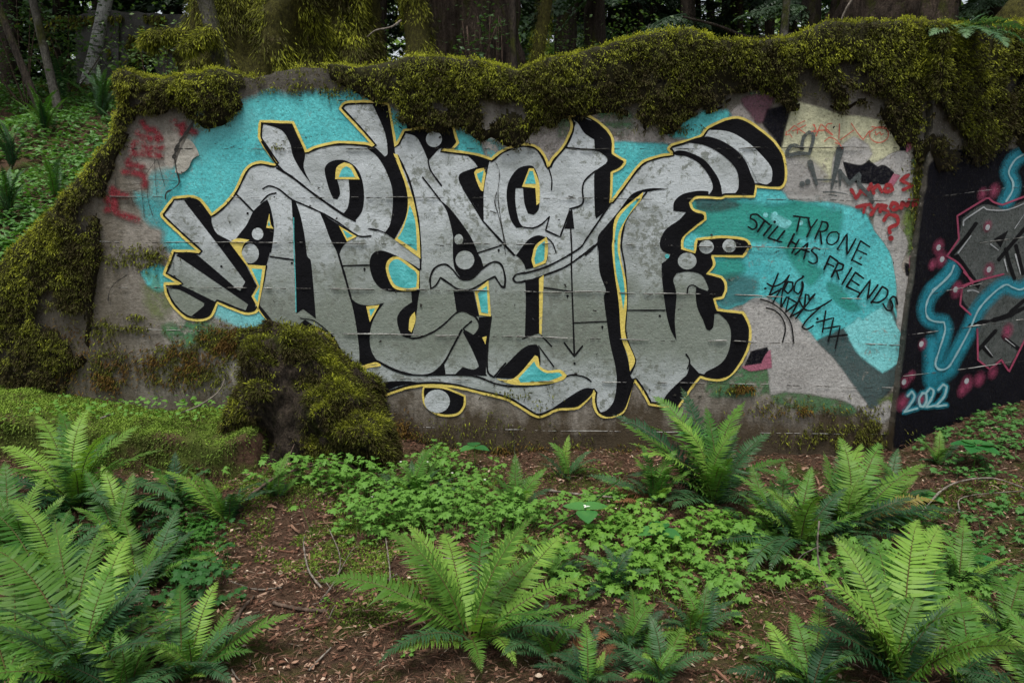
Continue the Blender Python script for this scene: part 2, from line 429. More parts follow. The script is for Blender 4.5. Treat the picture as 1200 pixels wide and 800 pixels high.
b = n.bsdf(c, .93, .15, n.bump(n.math('ADD', n.noise(p, 45, 6, .75), n.noise(p, 140, 3)), 1.0, .06)); n.l(b.outputs[0], out.inputs[0])
M['floor'] = m
ground = mesh_obj('ground', np.stack([GX, GY, GZ], -1).reshape(-1, 3), [grid_faces(len(gx), len(gy))], M['floor'], smooth=True)
tag(ground, kind='structure')

# ------------------------------------------------------------------ the painted wall
def smooth_poly(pts, closed=True, sub=5, corner=52):
    pts = np.asarray(pts, float); m = len(pts); out = []
    def turn(i):
        a, b, c = pts[(i - 1) % m], pts[i], pts[(i + 1) % m]
        d1, d2 = b - a, c - b; n1, n2 = np.linalg.norm(d1), np.linalg.norm(d2)
        if n1 < 1e-6 or n2 < 1e-6: return 180
        return math.degrees(math.acos(np.clip(d1 @ d2 / (n1 * n2), -1, 1)))
    tg = np.zeros_like(pts)
    for i in range(m):
        if not closed and i in (0, m - 1): continue
        if turn(i) > corner: continue
        tg[i] = (pts[(i + 1) % m] - pts[(i - 1) % m]) * .5
    for i in range(m if closed else m - 1):
        a, b = pts[i], pts[(i + 1) % m]; L = np.linalg.norm(b - a)
        ta, tb = tg[i], tg[(i + 1) % m]
        for t_ in (ta, tb): pass
        ka = min(1.0, 1.2 * L / (np.linalg.norm(ta) + 1e-9)); kb = min(1.0, 1.2 * L / (np.linalg.norm(tb) + 1e-9))
        if not ta.any(): ta = (b - a) * .6; ka = 1
        if not tb.any(): tb = (b - a) * .6; kb = 1
        t = np.linspace(0, 1, sub, endpoint=False)[:, None]
        h1 = 2 * t ** 3 - 3 * t ** 2 + 1; h2 = t ** 3 - 2 * t ** 2 + t; h3 = -2 * t ** 3 + 3 * t ** 2; h4 = t ** 3 - t ** 2
        out.append(h1 * a + h2 * ta * ka + h3 * b + h4 * tb * kb)
    if not closed: out.append(pts[-1:])
    return np.vstack(out)

class Sheet:
    """a coat of paint: flat shapes traced in picture coordinates and laid onto a wall plane"""
    def __init__(s, plane, off): s.items = []; s.pl = plane; s.off = off; s.k = 0
    def _new(s, k, p, r): s.items.append({'k': k, 'p': np.asarray(p, float), 'r': r, 'add': []}); return s.items[-1]['add']
    def _o(s): s.k += 1; return s.off + s.k * 2.0e-5
    def poly(s, pts, soft=0.0, smooth=True, wob=0.0, seed=0, alpha=1.0):
        pts = smooth_poly(pts) if smooth else np.asarray(pts, float)
        if wob:
            pts = pts + np.stack([fbm(xy0(pts[:, 0], pts[:, 1]), .06, 4, seed), fbm(xy0(pts[:, 0], pts[:, 1]), .06, 4, seed + 50)], -1) * wob
        tr = tess(pts); o = s._o()
        v = s.pl.at(pts[:, 0], pts[:, 1], o)
        ad = s._new('poly', pts[::2], 0)
        if not soft: ad.append((v, None, tr, alpha)); return s
        area = .5 * np.sum(pts[:, 0] * np.roll(pts[:, 1], -1) - np.roll(pts[:, 0], -1) * pts[:, 1])
        d = np.roll(pts, -1, 0) - np.roll(pts, 1, 0); d /= np.linalg.norm(d, axis=1)[:, None] + 1e-9
        nrm = np.stack([d[:, 1], -d[:, 0]], -1) * (1 if area > 0 else -1)
        ring = pts + nrm * soft
        v = np.vstack([v, s.pl.at(ring[:, 0], ring[:, 1], o)]); m = len(pts); k = np.arange(m); k2 = (k + 1) % m
        ad.append((v, np.stack([k, k2, m + k2, m + k], -1), tr, np.concatenate([np.full(m, alpha), np.zeros(m)])))
        return s
    def stroke(s, pts, w, closed=False, soft=False, w2=None, sub=6, corner=70, a=1.0, jit=0.0, cap=True):
        pts = np.asarray(pts, float)
        pts = smooth_poly(pts, closed, sub, corner)
        keep = np.r_[True, np.linalg.norm(np.diff(pts, axis=0), axis=1) > .05]; pts = pts[keep]
        if closed: pts = np.vstack([pts, pts[:1]])
        m = len(pts); d = np.gradient(pts, axis=0)
        if closed: d[0] = d[-1] = pts[1] - pts[-2]
        d /= np.linalg.norm(d, axis=1)[:, None] + 1e-9
        nr = np.stack([-d[:, 1], d[:, 0]], -1)
        ww = np.full(m, w * .5) if w2 is None else np.linspace(w * .5, w2 * .5, m)
        if jit: ww = ww * (1 + jit * fbm(xy0(pts[:, 0], pts[:, 1]), .25, 3, 4))
        o = s._o() + np.linspace(0, 1.5e-4, m)
        col = [-1, 0, 1] if soft else [-1, 1]
        V = np.stack([s.pl.at(pts[:, 0] + nr[:, 0] * ww * k, pts[:, 1] + nr[:, 1] * ww * k, 0) - s.pl.n * o[:, None] for k in col], 1)
        al = np.tile(np.array([0, a, 0]) if soft else np.array([a, a]), m)
        ad = s._new('stroke', pts, w * .5); ad.append((V.reshape(-1, 3), grid_faces(m, len(col)), None, al))
        if cap and not closed:
            for e, sg in ((0, -1), (m - 1, 1)):
                th = np.linspace(-np.pi / 2, np.pi / 2, 7)
                dd = d[e] * sg; nn = nr[e]
                arc = pts[e] + (np.cos(th)[:, None] * dd + np.sin(th)[:, None] * nn) * ww[e]
                P = np.vstack([pts[e], arc]); v = s.pl.at(P[:, 0], P[:, 1], o[e])
                ad.append((v, None, [(0, i, i + 1) for i in range(1, 7)], np.r_[a, np.full(7, 0.0 if soft else a)]))
        return s
    def disc(s, c, r, ry=None, soft=False, a=1.0, rot=0.0):
        th = np.linspace(0, 2 * np.pi, 22, endpoint=False); ry = ry or r
        x, y = np.cos(th) * r, np.sin(th) * ry
        P = np.stack([c[0] + x * math.cos(rot) - y * math.sin(rot), c[1] + x * math.sin(rot) + y * math.cos(rot)], -1)
        P = np.vstack([[c], P]); v = s.pl.at(P[:, 0], P[:, 1], s._o())
        s._new('disc', P[1:], .5).append((v, None, [(0, 1 + i, 1 + (i + 1) % 22) for i in range(22)], np.r_[a, np.full(22, 0.0 if soft else a)]))
        return s
    def done(s, name, mat, label=None, each='piece'):
        """one part for each shape or each run of touching strokes; with a label: a lettering part whose letters are sub-parts"""
        it = s.items; par = list(range(len(it)))
        def root(i):
            while par[i] != i: i = par[i]
            return i
        for i in range(len(it)):
            for j in range(i):
                if it[i]['k'] == 'poly' and it[j]['k'] == 'poly': continue
                pa, pb = it[i]['p'], it[j]['p']; r = it[i]['r'] + it[j]['r'] - .2
                if (pa.min(0) - r > pb.max(0)).any() or (pb.min(0) - r > pa.max(0)).any(): continue
                if (np.linalg.norm(pa[:, None] - pb[None], axis=2).min() < r): par[root(i)] = root(j)
        groups = {}
        for i in range(len(it)): groups.setdefault(root(i) if each == 'piece' else 0, []).append(it[i])
        parent = WALL
        if label and len(groups) > 1:
            parent = empty(name, parent=WALL); parent['label'] = label; name = 'letter'
        for g in groups.values():
            mb = MB()
            for x in g:
                for args in x['add']: mb.add(*args)
            o = mb.build(name, M[mat], parent)
            if label and parent is WALL: o['label'] = label
            if each == 'stuff': o['kind'] = 'stuff'
def Z(x0, y0, sc):
    def f(*pts): return [(x0 + a / sc, y0 + b / sc) for a, b in pts]
    return f
A = Z(180, 100, 4); B = Z(180, 290, 4); C = Z(380, 100, 4); D = Z(380, 290, 4); E = Z(560, 100, 4); F = Z(560, 290, 4)
G = Z(720, 100, 4); H = Z(720, 290, 4); I = Z(860, 100, 4); J = Z(860, 290, 4)
Nn = Z(860, 235, 8); O = Z(950, 235, 5.717); P_ = Z(880, 310, 7.275); Q = Z(860, 130, 8); RR = Z(950, 120, 7.27)
LR = Z(110, 130, 5.717); T = Z(1070, 180, 5); S = Z(1040, 320, 4.444)

WALL = empty('concrete_ruin', (0, 4.5, 0))
WALL.matrix_world = Matrix.Identity(4); WALL.location = (0, 0, 0)
tag(WALL, 'mossy broken concrete wall covered with silver, black and turquoise graffiti', 'wall')

def slab(name, px, plane, thick, mat, rough=1.5, seed=1):
    px = np.asarray(px, float)
    # subdivide and roughen the broken outline
    q = []
    for i in range(len(px)):
        a, b = px[i], px[(i + 1) % len(px)]; k = max(1, int(np.linalg.norm(b - a) / 6))
        q.append(a + (b - a) * np.linspace(0, 1, k, endpoint=False)[:, None])
    q = np.vstack(q)
    q = q + np.stack([fbm(xy0(q[:, 0], q[:, 1]), .12, 3, seed), fbm(xy0(q[:, 0], q[:, 1]), .12, 3, seed + 9)], -1) * rough
    tr = tess(q)
    f = plane.at(q[:, 0], q[:, 1]); bk = f + np.array([0, 1, 0]) * thick; m = len(q); k = np.arange(m); k2 = (k + 1) % m
    v = np.vstack([f, bk])
    return mesh_obj(name, v, [np.stack([k, k2, m + k2, m + k], -1), np.concatenate([tr, tr[:, ::-1] + m])], M[mat], WALL)
slab('concrete_panel', [(-330, 640), (-330, 430), (-150, 400), (-60, 372), (0, 330), (20, 302), (45, 282), (60, 268), (80, 245), (84, 232), (102, 210), (110, 196), (126, 176),
      (142, 156), (142, 140), (150, 122), (150, 100), (165, 97), (185, 101), (225, 97), (262, 90), (300, 91), (330, 83), (350, 79), (400, 80), (425, 83), (450, 80), (490, 78), (550, 80),
      (590, 86), (612, 86), (640, 80), (700, 66), (760, 58), (820, 54), (845, 62), (900, 58), (960, 47), (1010, 40), (1060, 38), (1100, 42), (1103, 182), (1058, 527), (1050, 640)], MAIN, .42, 'concrete')
slab('return_panel', [(1040, 620), (1045, 527), (1067, 357), (1090, 182), (1100, 60), (1150, 44), (1200, 40), (1420, 36), (1420, 560)], RET, .40, 'concrete_dark', .6, 5)
mm = MAIN

# ---- background coats, oldest first
def layer(k): return 0.0010 + k * 0.0006
s = Sheet(mm, layer(0))
s.poly([(205, 228), (222, 190), (240, 158), (275, 148), (292, 124), (330, 117), (400, 116), (450, 130), (480, 150), (560, 165), (600, 190), (560, 330), (330, 385), (300, 372), (255, 350), (238, 330), (215, 300), (196, 262)], 12, wob=5)
s.poly([(172, 318), (190, 312), (215, 322), (212, 334), (190, 338), (174, 332)], 4, wob=4, seed=2)
s.poly([(200, 200), (214, 196), (216, 215), (203, 222)], 6, wob=3, alpha=.7)
s.poly([(178, 205), (196, 200), (206, 216), (208, 240), (196, 252), (182, 238)], 10, wob=4, alpha=.55)
s.poly([(165, 228), (180, 235), (192, 262), (178, 262), (168, 250)], 8, wob=4, alpha=.6)
s.poly([(690, 170), (720, 168), (790, 174), (800, 180), (760, 200), (720, 230), (700, 240), (690, 200)], 4, wob=2)
s.poly([(784, 150), (795, 138), (812, 140), (826, 134), (850, 130), (852, 142), (830, 152), (812, 160), (792, 160)], 6, wob=4)
s.poly([(815, 228), (880, 222), (930, 226), (985, 236), (1012, 250), (1024, 272), (1040, 288), (1051, 312), (1052, 332), (1046, 352), (1058, 398), (1050, 420), (1030, 432), (955, 402), (925, 368), (888, 352), (850, 362), (835, 350), (806, 300), (800, 262)], 3, wob=1.5)
s.done('turquoise_background', 'teal')
s = Sheet(mm, layer(1))
s.poly([(812, 243), (870, 240), (905, 248), (940, 240), (982, 252), (982, 270), (920, 275), (868, 278), (815, 272)], 8, wob=3, alpha=.8)
s.poly([(840, 310), (862, 303), (870, 314), (850, 330), (838, 328)], 8, alpha=.8)
s.poly([(915, 280), (932, 284), (948, 310), (962, 318), (950, 332), (934, 312)], 6, alpha=.8)
s.poly([(970, 332), (982, 336), (994, 350), (1008, 362), (994, 362), (976, 348)], 4, alpha=.7)
s.poly([(463, 252), (478, 258), (482, 285), (470, 282)], 4, alpha=.6)
s.done('jade_background', 'jade')
s = Sheet(mm, layer(2))
s.poly([(990, 385), (1004, 372), (1012, 378), (1024, 368), (1034, 362), (1044, 372), (1058, 398), (1056, 425), (1034, 436), (1010, 415)], 3, wob=2)
s.poly([(905, 252), (915, 256), (925, 262), (920, 266), (908, 260)], 4, alpha=.9)
s.poly([(235, 135), (270, 128), (300, 135), (280, 150), (240, 170), (228, 190)], 14, wob=4, alpha=.35)
s.poly([(256, 355), (275, 358), (300, 366), (318, 380), (300, 388), (275, 378), (250, 366)], 6, alpha=.8)
for c_, r_ in (((897, 252), 3), ((916, 263), 3), ((924, 261), 3.4), ((938, 261), 3), ((908, 251), 3)): s.disc(c_, r_)
s.done('pale_turquoise_highlight', 'pale_teal')
s = Sheet(mm, layer(1))
s.poly([(955, 402), (988, 385), (1036, 436), (1054, 425), (1052, 440), (1036, 462), (1022, 480), (990, 440)], 3, wob=1.5)
s.poly([(1042, 352), (1058, 398), (1052, 395), (1040, 365)], 2)
s.poly([(838, 330), (862, 325), (885, 330), (880, 345), (850, 358), (838, 348)], 8, alpha=.5)
s.poly([(816, 232), (840, 232), (865, 240), (840, 246), (818, 244)], 5, alpha=.6)
s.done('blue_grey_shading', 'bluegrey')
s = Sheet(mm, layer(0))
s.poly([(640, 168), (660, 145), (690, 140), (720, 140), (780, 150), (790, 168), (770, 174), (700, 174), (690, 160), (665, 180), (648, 190), (630, 180)], 6, wob=3)
s.poly([(610, 170), (640, 150), (662, 150), (660, 178), (640, 192)], 4, wob=2)
s.poly([(858, 132), (872, 122), (884, 134), (880, 152), (862, 140)], 3, wob=2)
s.poly([(565, 165), (580, 172), (585, 182), (570, 182)], 4)
s.poly([(250, 370), (262, 368), (280, 382), (262, 386)], 6)
s.done('pinkish_grey_patch', 'mauve')
s = Sheet(mm, layer(2))
s.poly([(886, 350), (912, 356), (934, 375), (958, 402), (980, 428), (1014, 474), (1008, 478), (985, 466), (960, 462), (942, 460), (922, 458), (905, 462), (900, 430), (876, 425), (876, 375), (872, 360)], 3, wob=1.5)
s.poly([(1026, 248), (1040, 250), (1056, 268), (1062, 290), (1056, 310), (1060, 322), (1068, 330), (1060, 395), (1052, 380), (1050, 312), (1036, 285), (1024, 268)], 2, wob=1.5)
s.poly([(918, 185), (940, 188), (985, 175), (1000, 160), (1022, 172), (1045, 185), (1062, 182), (1066, 196), (1066, 232), (1030, 250), (985, 236), (925, 232), (920, 215)], 4, wob=2)
s.poly([(1005, 475), (1020, 480), (1040, 470), (1048, 482), (1030, 496)], 4, wob=2)
s.done('white_shape', 'white')
s = Sheet(mm, layer(3))
s.poly([(926, 121), (940, 122), (985, 134), (1030, 142), (1058, 150), (1053, 174), (1020, 190), (985, 178), (985, 160), (975, 185), (972, 212), (962, 212), (940, 190), (916, 180), (914, 168)], 3, wob=1.5)
s.done('cream_shape', 'cream')
s = Sheet(mm, layer(4))
s.poly([(986, 172), (1000, 162), (1015, 170), (1020, 180), (1012, 193), (990, 190)], 4)
s.poly([(1026, 196), (1034, 190), (1042, 182), (1056, 178), (1064, 182), (1066, 202), (1055, 206), (1044, 196), (1034, 200), (1028, 202)], 2)
s.poly([(915, 192), (930, 186), (948, 190), (966, 205), (950, 222), (922, 222)], 8, alpha=.8)
s.done('white_blob', 'white')
s = Sheet(mm, layer(5))
s.poly([(988, 190), (1008, 194), (1018, 188), (1028, 196), (1036, 194), (1047, 202), (1042, 216), (1005, 214), (994, 210)], 1)
s.poly([(1058, 150), (1066, 146), (1063, 176), (1054, 176)], 1)
s.poly([(900, 130), (926, 122), (914, 172), (908, 160), (895, 145)], 3, wob=1)
s.poly([(1060, 308), (1068, 312), (1072, 324), (1062, 322)], 1)
s.poly(H((640, 485), (712, 468), (722, 500), (700, 545), (610, 552)), 1, wob=1)
s.poly(B((730, 420), (765, 392), (822, 430), (868, 508), (925, 545), (860, 540), (800, 505), (740, 455)), 1)
s.done('old_black_shape', 'oldblack')
s = Sheet(mm, layer(6))
s.poly(H((600, 558), (690, 545), (705, 510), (728, 480), (735, 560), (640, 575)), 1.5)
s.poly(B((862, 534), (925, 534), (940, 560), (870, 562)), 1)
s.poly([(1066, 146), (1072, 148), (1068, 172), (1062, 178)], 1.5)
s.poly([(1047, 204), (1054, 206), (1046, 218), (1040, 216)], 1)
s.poly([(1066, 300), (1070, 298), (1074, 328), (1066, 316)], 1)
s.done('pink_edge', 'pink')
s = Sheet(mm, layer(5))
s.poly([(870, 118), (885, 112), (905, 112), (895, 142), (886, 140)], 4, wob=2)
s.done('plum_patch', 'plum')
s = Sheet(mm, layer(0))
s.poly([(705, 128), (730, 134), (738, 146), (730, 156), (712, 142)], 8, wob=3)
s.poly([(880, 110), (898, 112), (892, 126), (884, 124)], 3)
s.poly([(656, 142), (668, 138), (664, 156), (656, 160)], 4, alpha=.8)
s.poly([(1068, 190), (1078, 190), (1076, 235), (1070, 300), (1066, 300), (1066, 250), (1062, 225)], 6, wob=3)
s.poly([(190, 382), (235, 376), (255, 384), (245, 396), (215, 402)], 8, wob=3)
s.poly([(840, 445), (870, 432), (905, 432), (905, 458), (870, 462), (830, 458)], 6, wob=3, alpha=.9)
s.poly([(905, 455), (960, 462), (975, 452), (1005, 480), (970, 484), (920, 476)], 6, wob=4, alpha=.8)
s.poly([(470, 258), (480, 260), (484, 280), (474, 280)], 4)
s.done('old_green_patch', 'green')
s = Sheet(mm, layer(1))
s.poly([(1064, 240), (1076, 245), (1080, 262), (1072, 300), (1066, 292), (1062, 262)], 6, wob=3, alpha=.85)
s.poly([(1030, 468), (1050, 460), (1050, 475), (1035, 485)], 4, wob=2, alpha=.7)
s.poly([(172, 322), (190, 330), (200, 360), (185, 372), (175, 345)], 10, wob=3, alpha=.4)
s.done('faded_lime_patch', 'lime')

# ---- the silver piece
SIL = (A((40, 602), (95, 527), (205, 527), (274, 607), (330, 562), (382, 498), (440, 388), (500, 362), (560, 372), (578, 368), (510, 270), (497, 240), (502, 170), (655, 175), (716, 312), (770, 287), (870, 268), (990, 274)) +
       C((235, 285), (160, 200), (75, 110), (95, 85), (140, 78), (230, 78), (300, 90), (312, 150), (335, 287), (375, 212), (480, 200), (490, 210), (560, 190), (605, 197), (625, 270), (595, 300), (548, 302), (700, 322), (785, 347)) +
       E((110, 310), (170, 285), (215, 277), (272, 288), (310, 330), (331, 382), (350, 345), (400, 287), (430, 230), (440, 190), (430, 150), (470, 138), (520, 145), (585, 190), (628, 245), (632, 320), (690, 355), (672, 385), (627, 408), (620, 552), (660, 500), (760, 370), (840, 334), (912, 322), (893, 297)) +
       G((270, 280), (400, 240), (440, 197), (575, 152), (700, 222), (775, 300), (800, 380), (797, 455), (770, 480), (660, 472), (655, 520), (520, 520), (500, 527), (385, 525), (353, 550), (370, 585), (422, 600), (425, 628), (365, 672), (322, 710), (316, 765), (375, 782), (385, 722), (500, 711), (610, 722), (640, 760)) +
       H((628, 0), (602, 40), (455, 37), (465, 80), (432, 122), (500, 140), (522, 182), (508, 232), (466, 240), (482, 292), (600, 305), (632, 370), (627, 460), (582, 550), (520, 610), (455, 618), (402, 602), (370, 640), (340, 685), (300, 740), (230, 740), (165, 732), (130, 670), (95, 620), (80, 640), (60, 720), (30, 775), (-40, 793)) +
       F((560, 772), (543, 720), (548, 668), (470, 747), (380, 755), (310, 785), (270, 787), (200, 745), (130, 707)) +
       D((720, 676), (600, 648), (480, 642), (380, 657), (270, 692), (200, 685), (150, 600), (145, 580)) +
       B((945, 560), (880, 500), (830, 420), (762, 380), (720, 425), (620, 420), (590, 400), (492, 282), (478, 300), (430, 307), (300, 256), (272, 318), (230, 338), (160, 330), (100, 280), (62, 215), (55, 170), (130, 170), (52, 124), (95, 15), (190, 18), (222, 22)) + A((120, 690), (45, 618)))
Sheet(mm, layer(8)).poly(SIL).done('silver_letter_fill', 'silver', 'interlocked silver graffiti letters with black shadows')
Sheet(mm, layer(9)).stroke([p for p in SIL], 3.4, closed=True, sub=5, corner=52, jit=.25).done('yellow_outline', 'yellow')

s = Sheet(mm, layer(10))
K = [
 A((145, 538), (203, 538), (270, 614), (276, 650), (300, 695), (350, 722), (376, 742)) + B((415, 45), (486, 180), (460, 228), (478, 262), (474, 296), (432, 296), (445, 265), (130, 50), (108, 38), (125, 27), (190, 27), (250, 70), (395, 195), (408, 202), (432, 160), (310, -5)) + A((160, 560),),
 B((66, 178), (130, 177), (296, 256), (268, 314), (230, 329), (180, 320), (235, 275), (240, 260), (130, 200), (76, 190)),
 A((515, 548), (535, 535), (552, 580), (566, 660), (562, 720), (552, 790)) + B((548, 20), (530, 88), (455, 85), (420, 40), (410, 10)) + A((405, 765), (375, 735), (410, 690), (440, 650), (470, 590)),
 A((648, 535), (668, 548), (692, 620), (710, 710), (722, 800)) + B((738, 60), (752, 200), (762, 332), (702, 287), (672, 308), (668, 150), (664, 0)) + A((655, 650),),
 B((630, 410), (710, 336), (765, 372), (730, 404), (715, 415)),
 A((516, 182), (650, 186), (710, 312), (705, 385), (740, 462), (690, 395), (655, 330), (640, 270), (600, 210)),
 A((803, 400), (815, 370), (850, 352), (900, 353), (950, 385), (978, 440), (988, 520), (978, 590), (945, 635), (890, 603), (912, 570), (920, 510), (915, 440), (862, 440), (872, 480), (875, 510), (862, 535), (843, 530), (822, 480)),
 A((780, 595), (850, 640), (962, 706), (920, 725), (885, 760), (868, 805)) + B((858, 15),) + A((830, 720), (800, 640)),
 D((120, 230), (160, 262), (220, 270), (282, 258), (245, 310), (220, 370), (214, 430), (225, 490), (262, 545), (165, 550), (165, 480), (150, 360), (130, 260)),
 D((215, 60), (232, 25), (270, 14), (325, 32), (400, 70), (449, 100), (449, 206), (330, 207), (275, 195), (238, 160), (218, 110)),
 D((408, 203), (448, 200), (440, 250), (430, 330), (415, 400), (400, 425), (365, 410), (345, 360), (345, 320), (370, 285), (412, 255)),
 C((225, 85), (298, 95), (308, 150), (330, 290), (335, 325), (385, 470), (388, 600), (330, 722), (285, 690), (310, 650), (322, 560), (318, 480), (290, 400), (250, 335), (200, 295), (236, 290), (285, 335), (298, 320), (290, 240), (265, 170)),
 C((380, 225), (480, 210), (600, 202), (614, 265), (595, 288), (545, 296), (510, 330), (488, 355), (470, 310), (445, 260), (425, 238)),
 C((540, 535), (585, 572), (640, 640), (690, 715), (725, 795)) + D((735, 50), (748, 95), (700, 142), (645, 146), (615, 105), (605, 60), (603, 0)) + C((603, 700), (575, 590)),
 C((665, 325), (720, 332), (776, 350), (768, 385), (748, 500), (748, 640), (700, 555), (645, 475), (630, 435), (645, 410), (720, 383), (700, 355)),
 D((607, 205), (700, 205), (727, 322), (690, 318), (655, 298), (622, 305), (615, 260)),
 D((725, 325), (782, 322), (770, 420), (760, 500), (758, 600), (720, 590), (725, 555), (690, 470), (650, 395), (662, 385), (700, 408), (722, 380)),
 D((562, 536), (570, 592), (500, 592)), D((612, 594), (650, 558), (700, 570), (730, 552), (765, 600)),
 E((135, 500), (150, 440), (190, 390), (240, 376), (265, 388), (285, 440), (290, 520), (285, 580), (262, 607), (235, 600), (218, 550), (212, 482), (178, 482), (175, 520), (180, 580), (195, 640), (215, 665), (180, 668), (155, 630), (140, 570)),
 E((432, 590), (442, 580), (452, 672), (405, 672), (420, 630)),
 E((440, 150), (500, 155), (580, 195), (620, 250), (622, 325), (682, 355), (667, 380), (620, 402), (613, 560), (555, 625), (548, 600), (545, 420), (560, 400), (605, 370), (608, 340), (560, 305), (548, 300), (545, 255), (500, 225), (470, 180), (455, 168)),
 E((180, 795), (235, 725), (280, 703), (322, 712), (328, 800)) + F((318, 75), (262, 94), (225, 102), (212, 70), (190, 45), (160, 30)),
 E((780, 488), (830, 482), (890, 486), (835, 492), (790, 500), (770, 502), (680, 600), (640, 640), (632, 800)) + F((628, 20), (650, 150), (660, 250), (672, 400), (712, 560), (715, 600), (733, 622), (712, 690), (685, 758), (640, 786), (600, 790), (562, 770), (600, 762), (635, 720), (650, 640), (645, 560), (620, 450), (602, 330), (590, 230), (600, 200), (570, 110), (565, 0)) + E((562, 800), (562, 712), (600, 660), (655, 595), (720, 512)),
 F((222, 152), (286, 140), (292, 402), (270, 405), (220, 426), (225, 250)),
 F((80, 608), (130, 550), (200, 480), (240, 456), (275, 453), (290, 480), (290, 560), (250, 600), (180, 612)),
 F((345, 755), (440, 690), (500, 658), (543, 660), (530, 690), (468, 740), (390, 750)),
 D((195, 662), (290, 628), (400, 625), (445, 632), (340, 650), (270, 686), (230, 680)),
 G((272, 318), (300, 306), (350, 315), (420, 350), (470, 410), (495, 460), (505, 518), (440, 516), (460, 480), (445, 430), (400, 370), (340, 335), (290, 328)),
 G((300, 277), (400, 244), (470, 250), (550, 290), (610, 350), (640, 420), (658, 465), (650, 515), (555, 515), (580, 480), (572, 400), (515, 335), (430, 285), (345, 270)),
 G((440, 203), (575, 160), (698, 227), (767, 303), (794, 380), (790, 455), (770, 472), (710, 468), (735, 450), (735, 390), (690, 330), (620, 265), (540, 220), (455, 210)),
 G((440, 516), (440, 497), (390, 495), (320, 510), (280, 545), (275, 588), (335, 595), (300, 632), (240, 675), (212, 735), (225, 775)) + H((262, 30), (250, 52), (220, 75), (222, 140), (240, 290), (262, 380), (290, 435), (282, 340), (290, 230), (285, 190), (275, 150), (290, 120), (350, 112), (410, 130), (440, 190), (435, 203), (400, 190), (383, 180), (380, 220), (388, 280), (415, 340), (430, 380), (445, 388), (462, 370), (468, 310), (490, 310), (530, 350), (545, 400), (535, 480), (500, 540), (430, 580), (415, 598), (520, 606), (578, 548), (622, 460), (627, 372), (597, 310), (478, 297), (460, 236), (504, 227), (516, 182), (495, 145), (427, 124), (460, 80), (448, 34), (598, 35), (622, 0)) + G((632, 760), (606, 728), (500, 718), (390, 728), (380, 788), (312, 768), (318, 712), (418, 626), (415, 605), (365, 588), (347, 550), (380, 520)),
 H((352, 540), (400, 592), (370, 620), (335, 682), (290, 748), (218, 732), (250, 680), (310, 620), (340, 590)),
]
for k in K: s.poly(k)
s.poly(D((470, 655), (560, 660), (655, 697), (650, 740), (618, 774), (545, 776), (484, 738), (468, 690)))
s.done('black_shadow', 'black')

s = Sheet(mm, layer(9))
s.stroke(D((470, 652), (560, 657), (658, 695), (655, 742), (620, 780), (542, 781), (480, 742), (464, 690)), 3.0, closed=True)
s.done('yellow_ring', 'yellow')

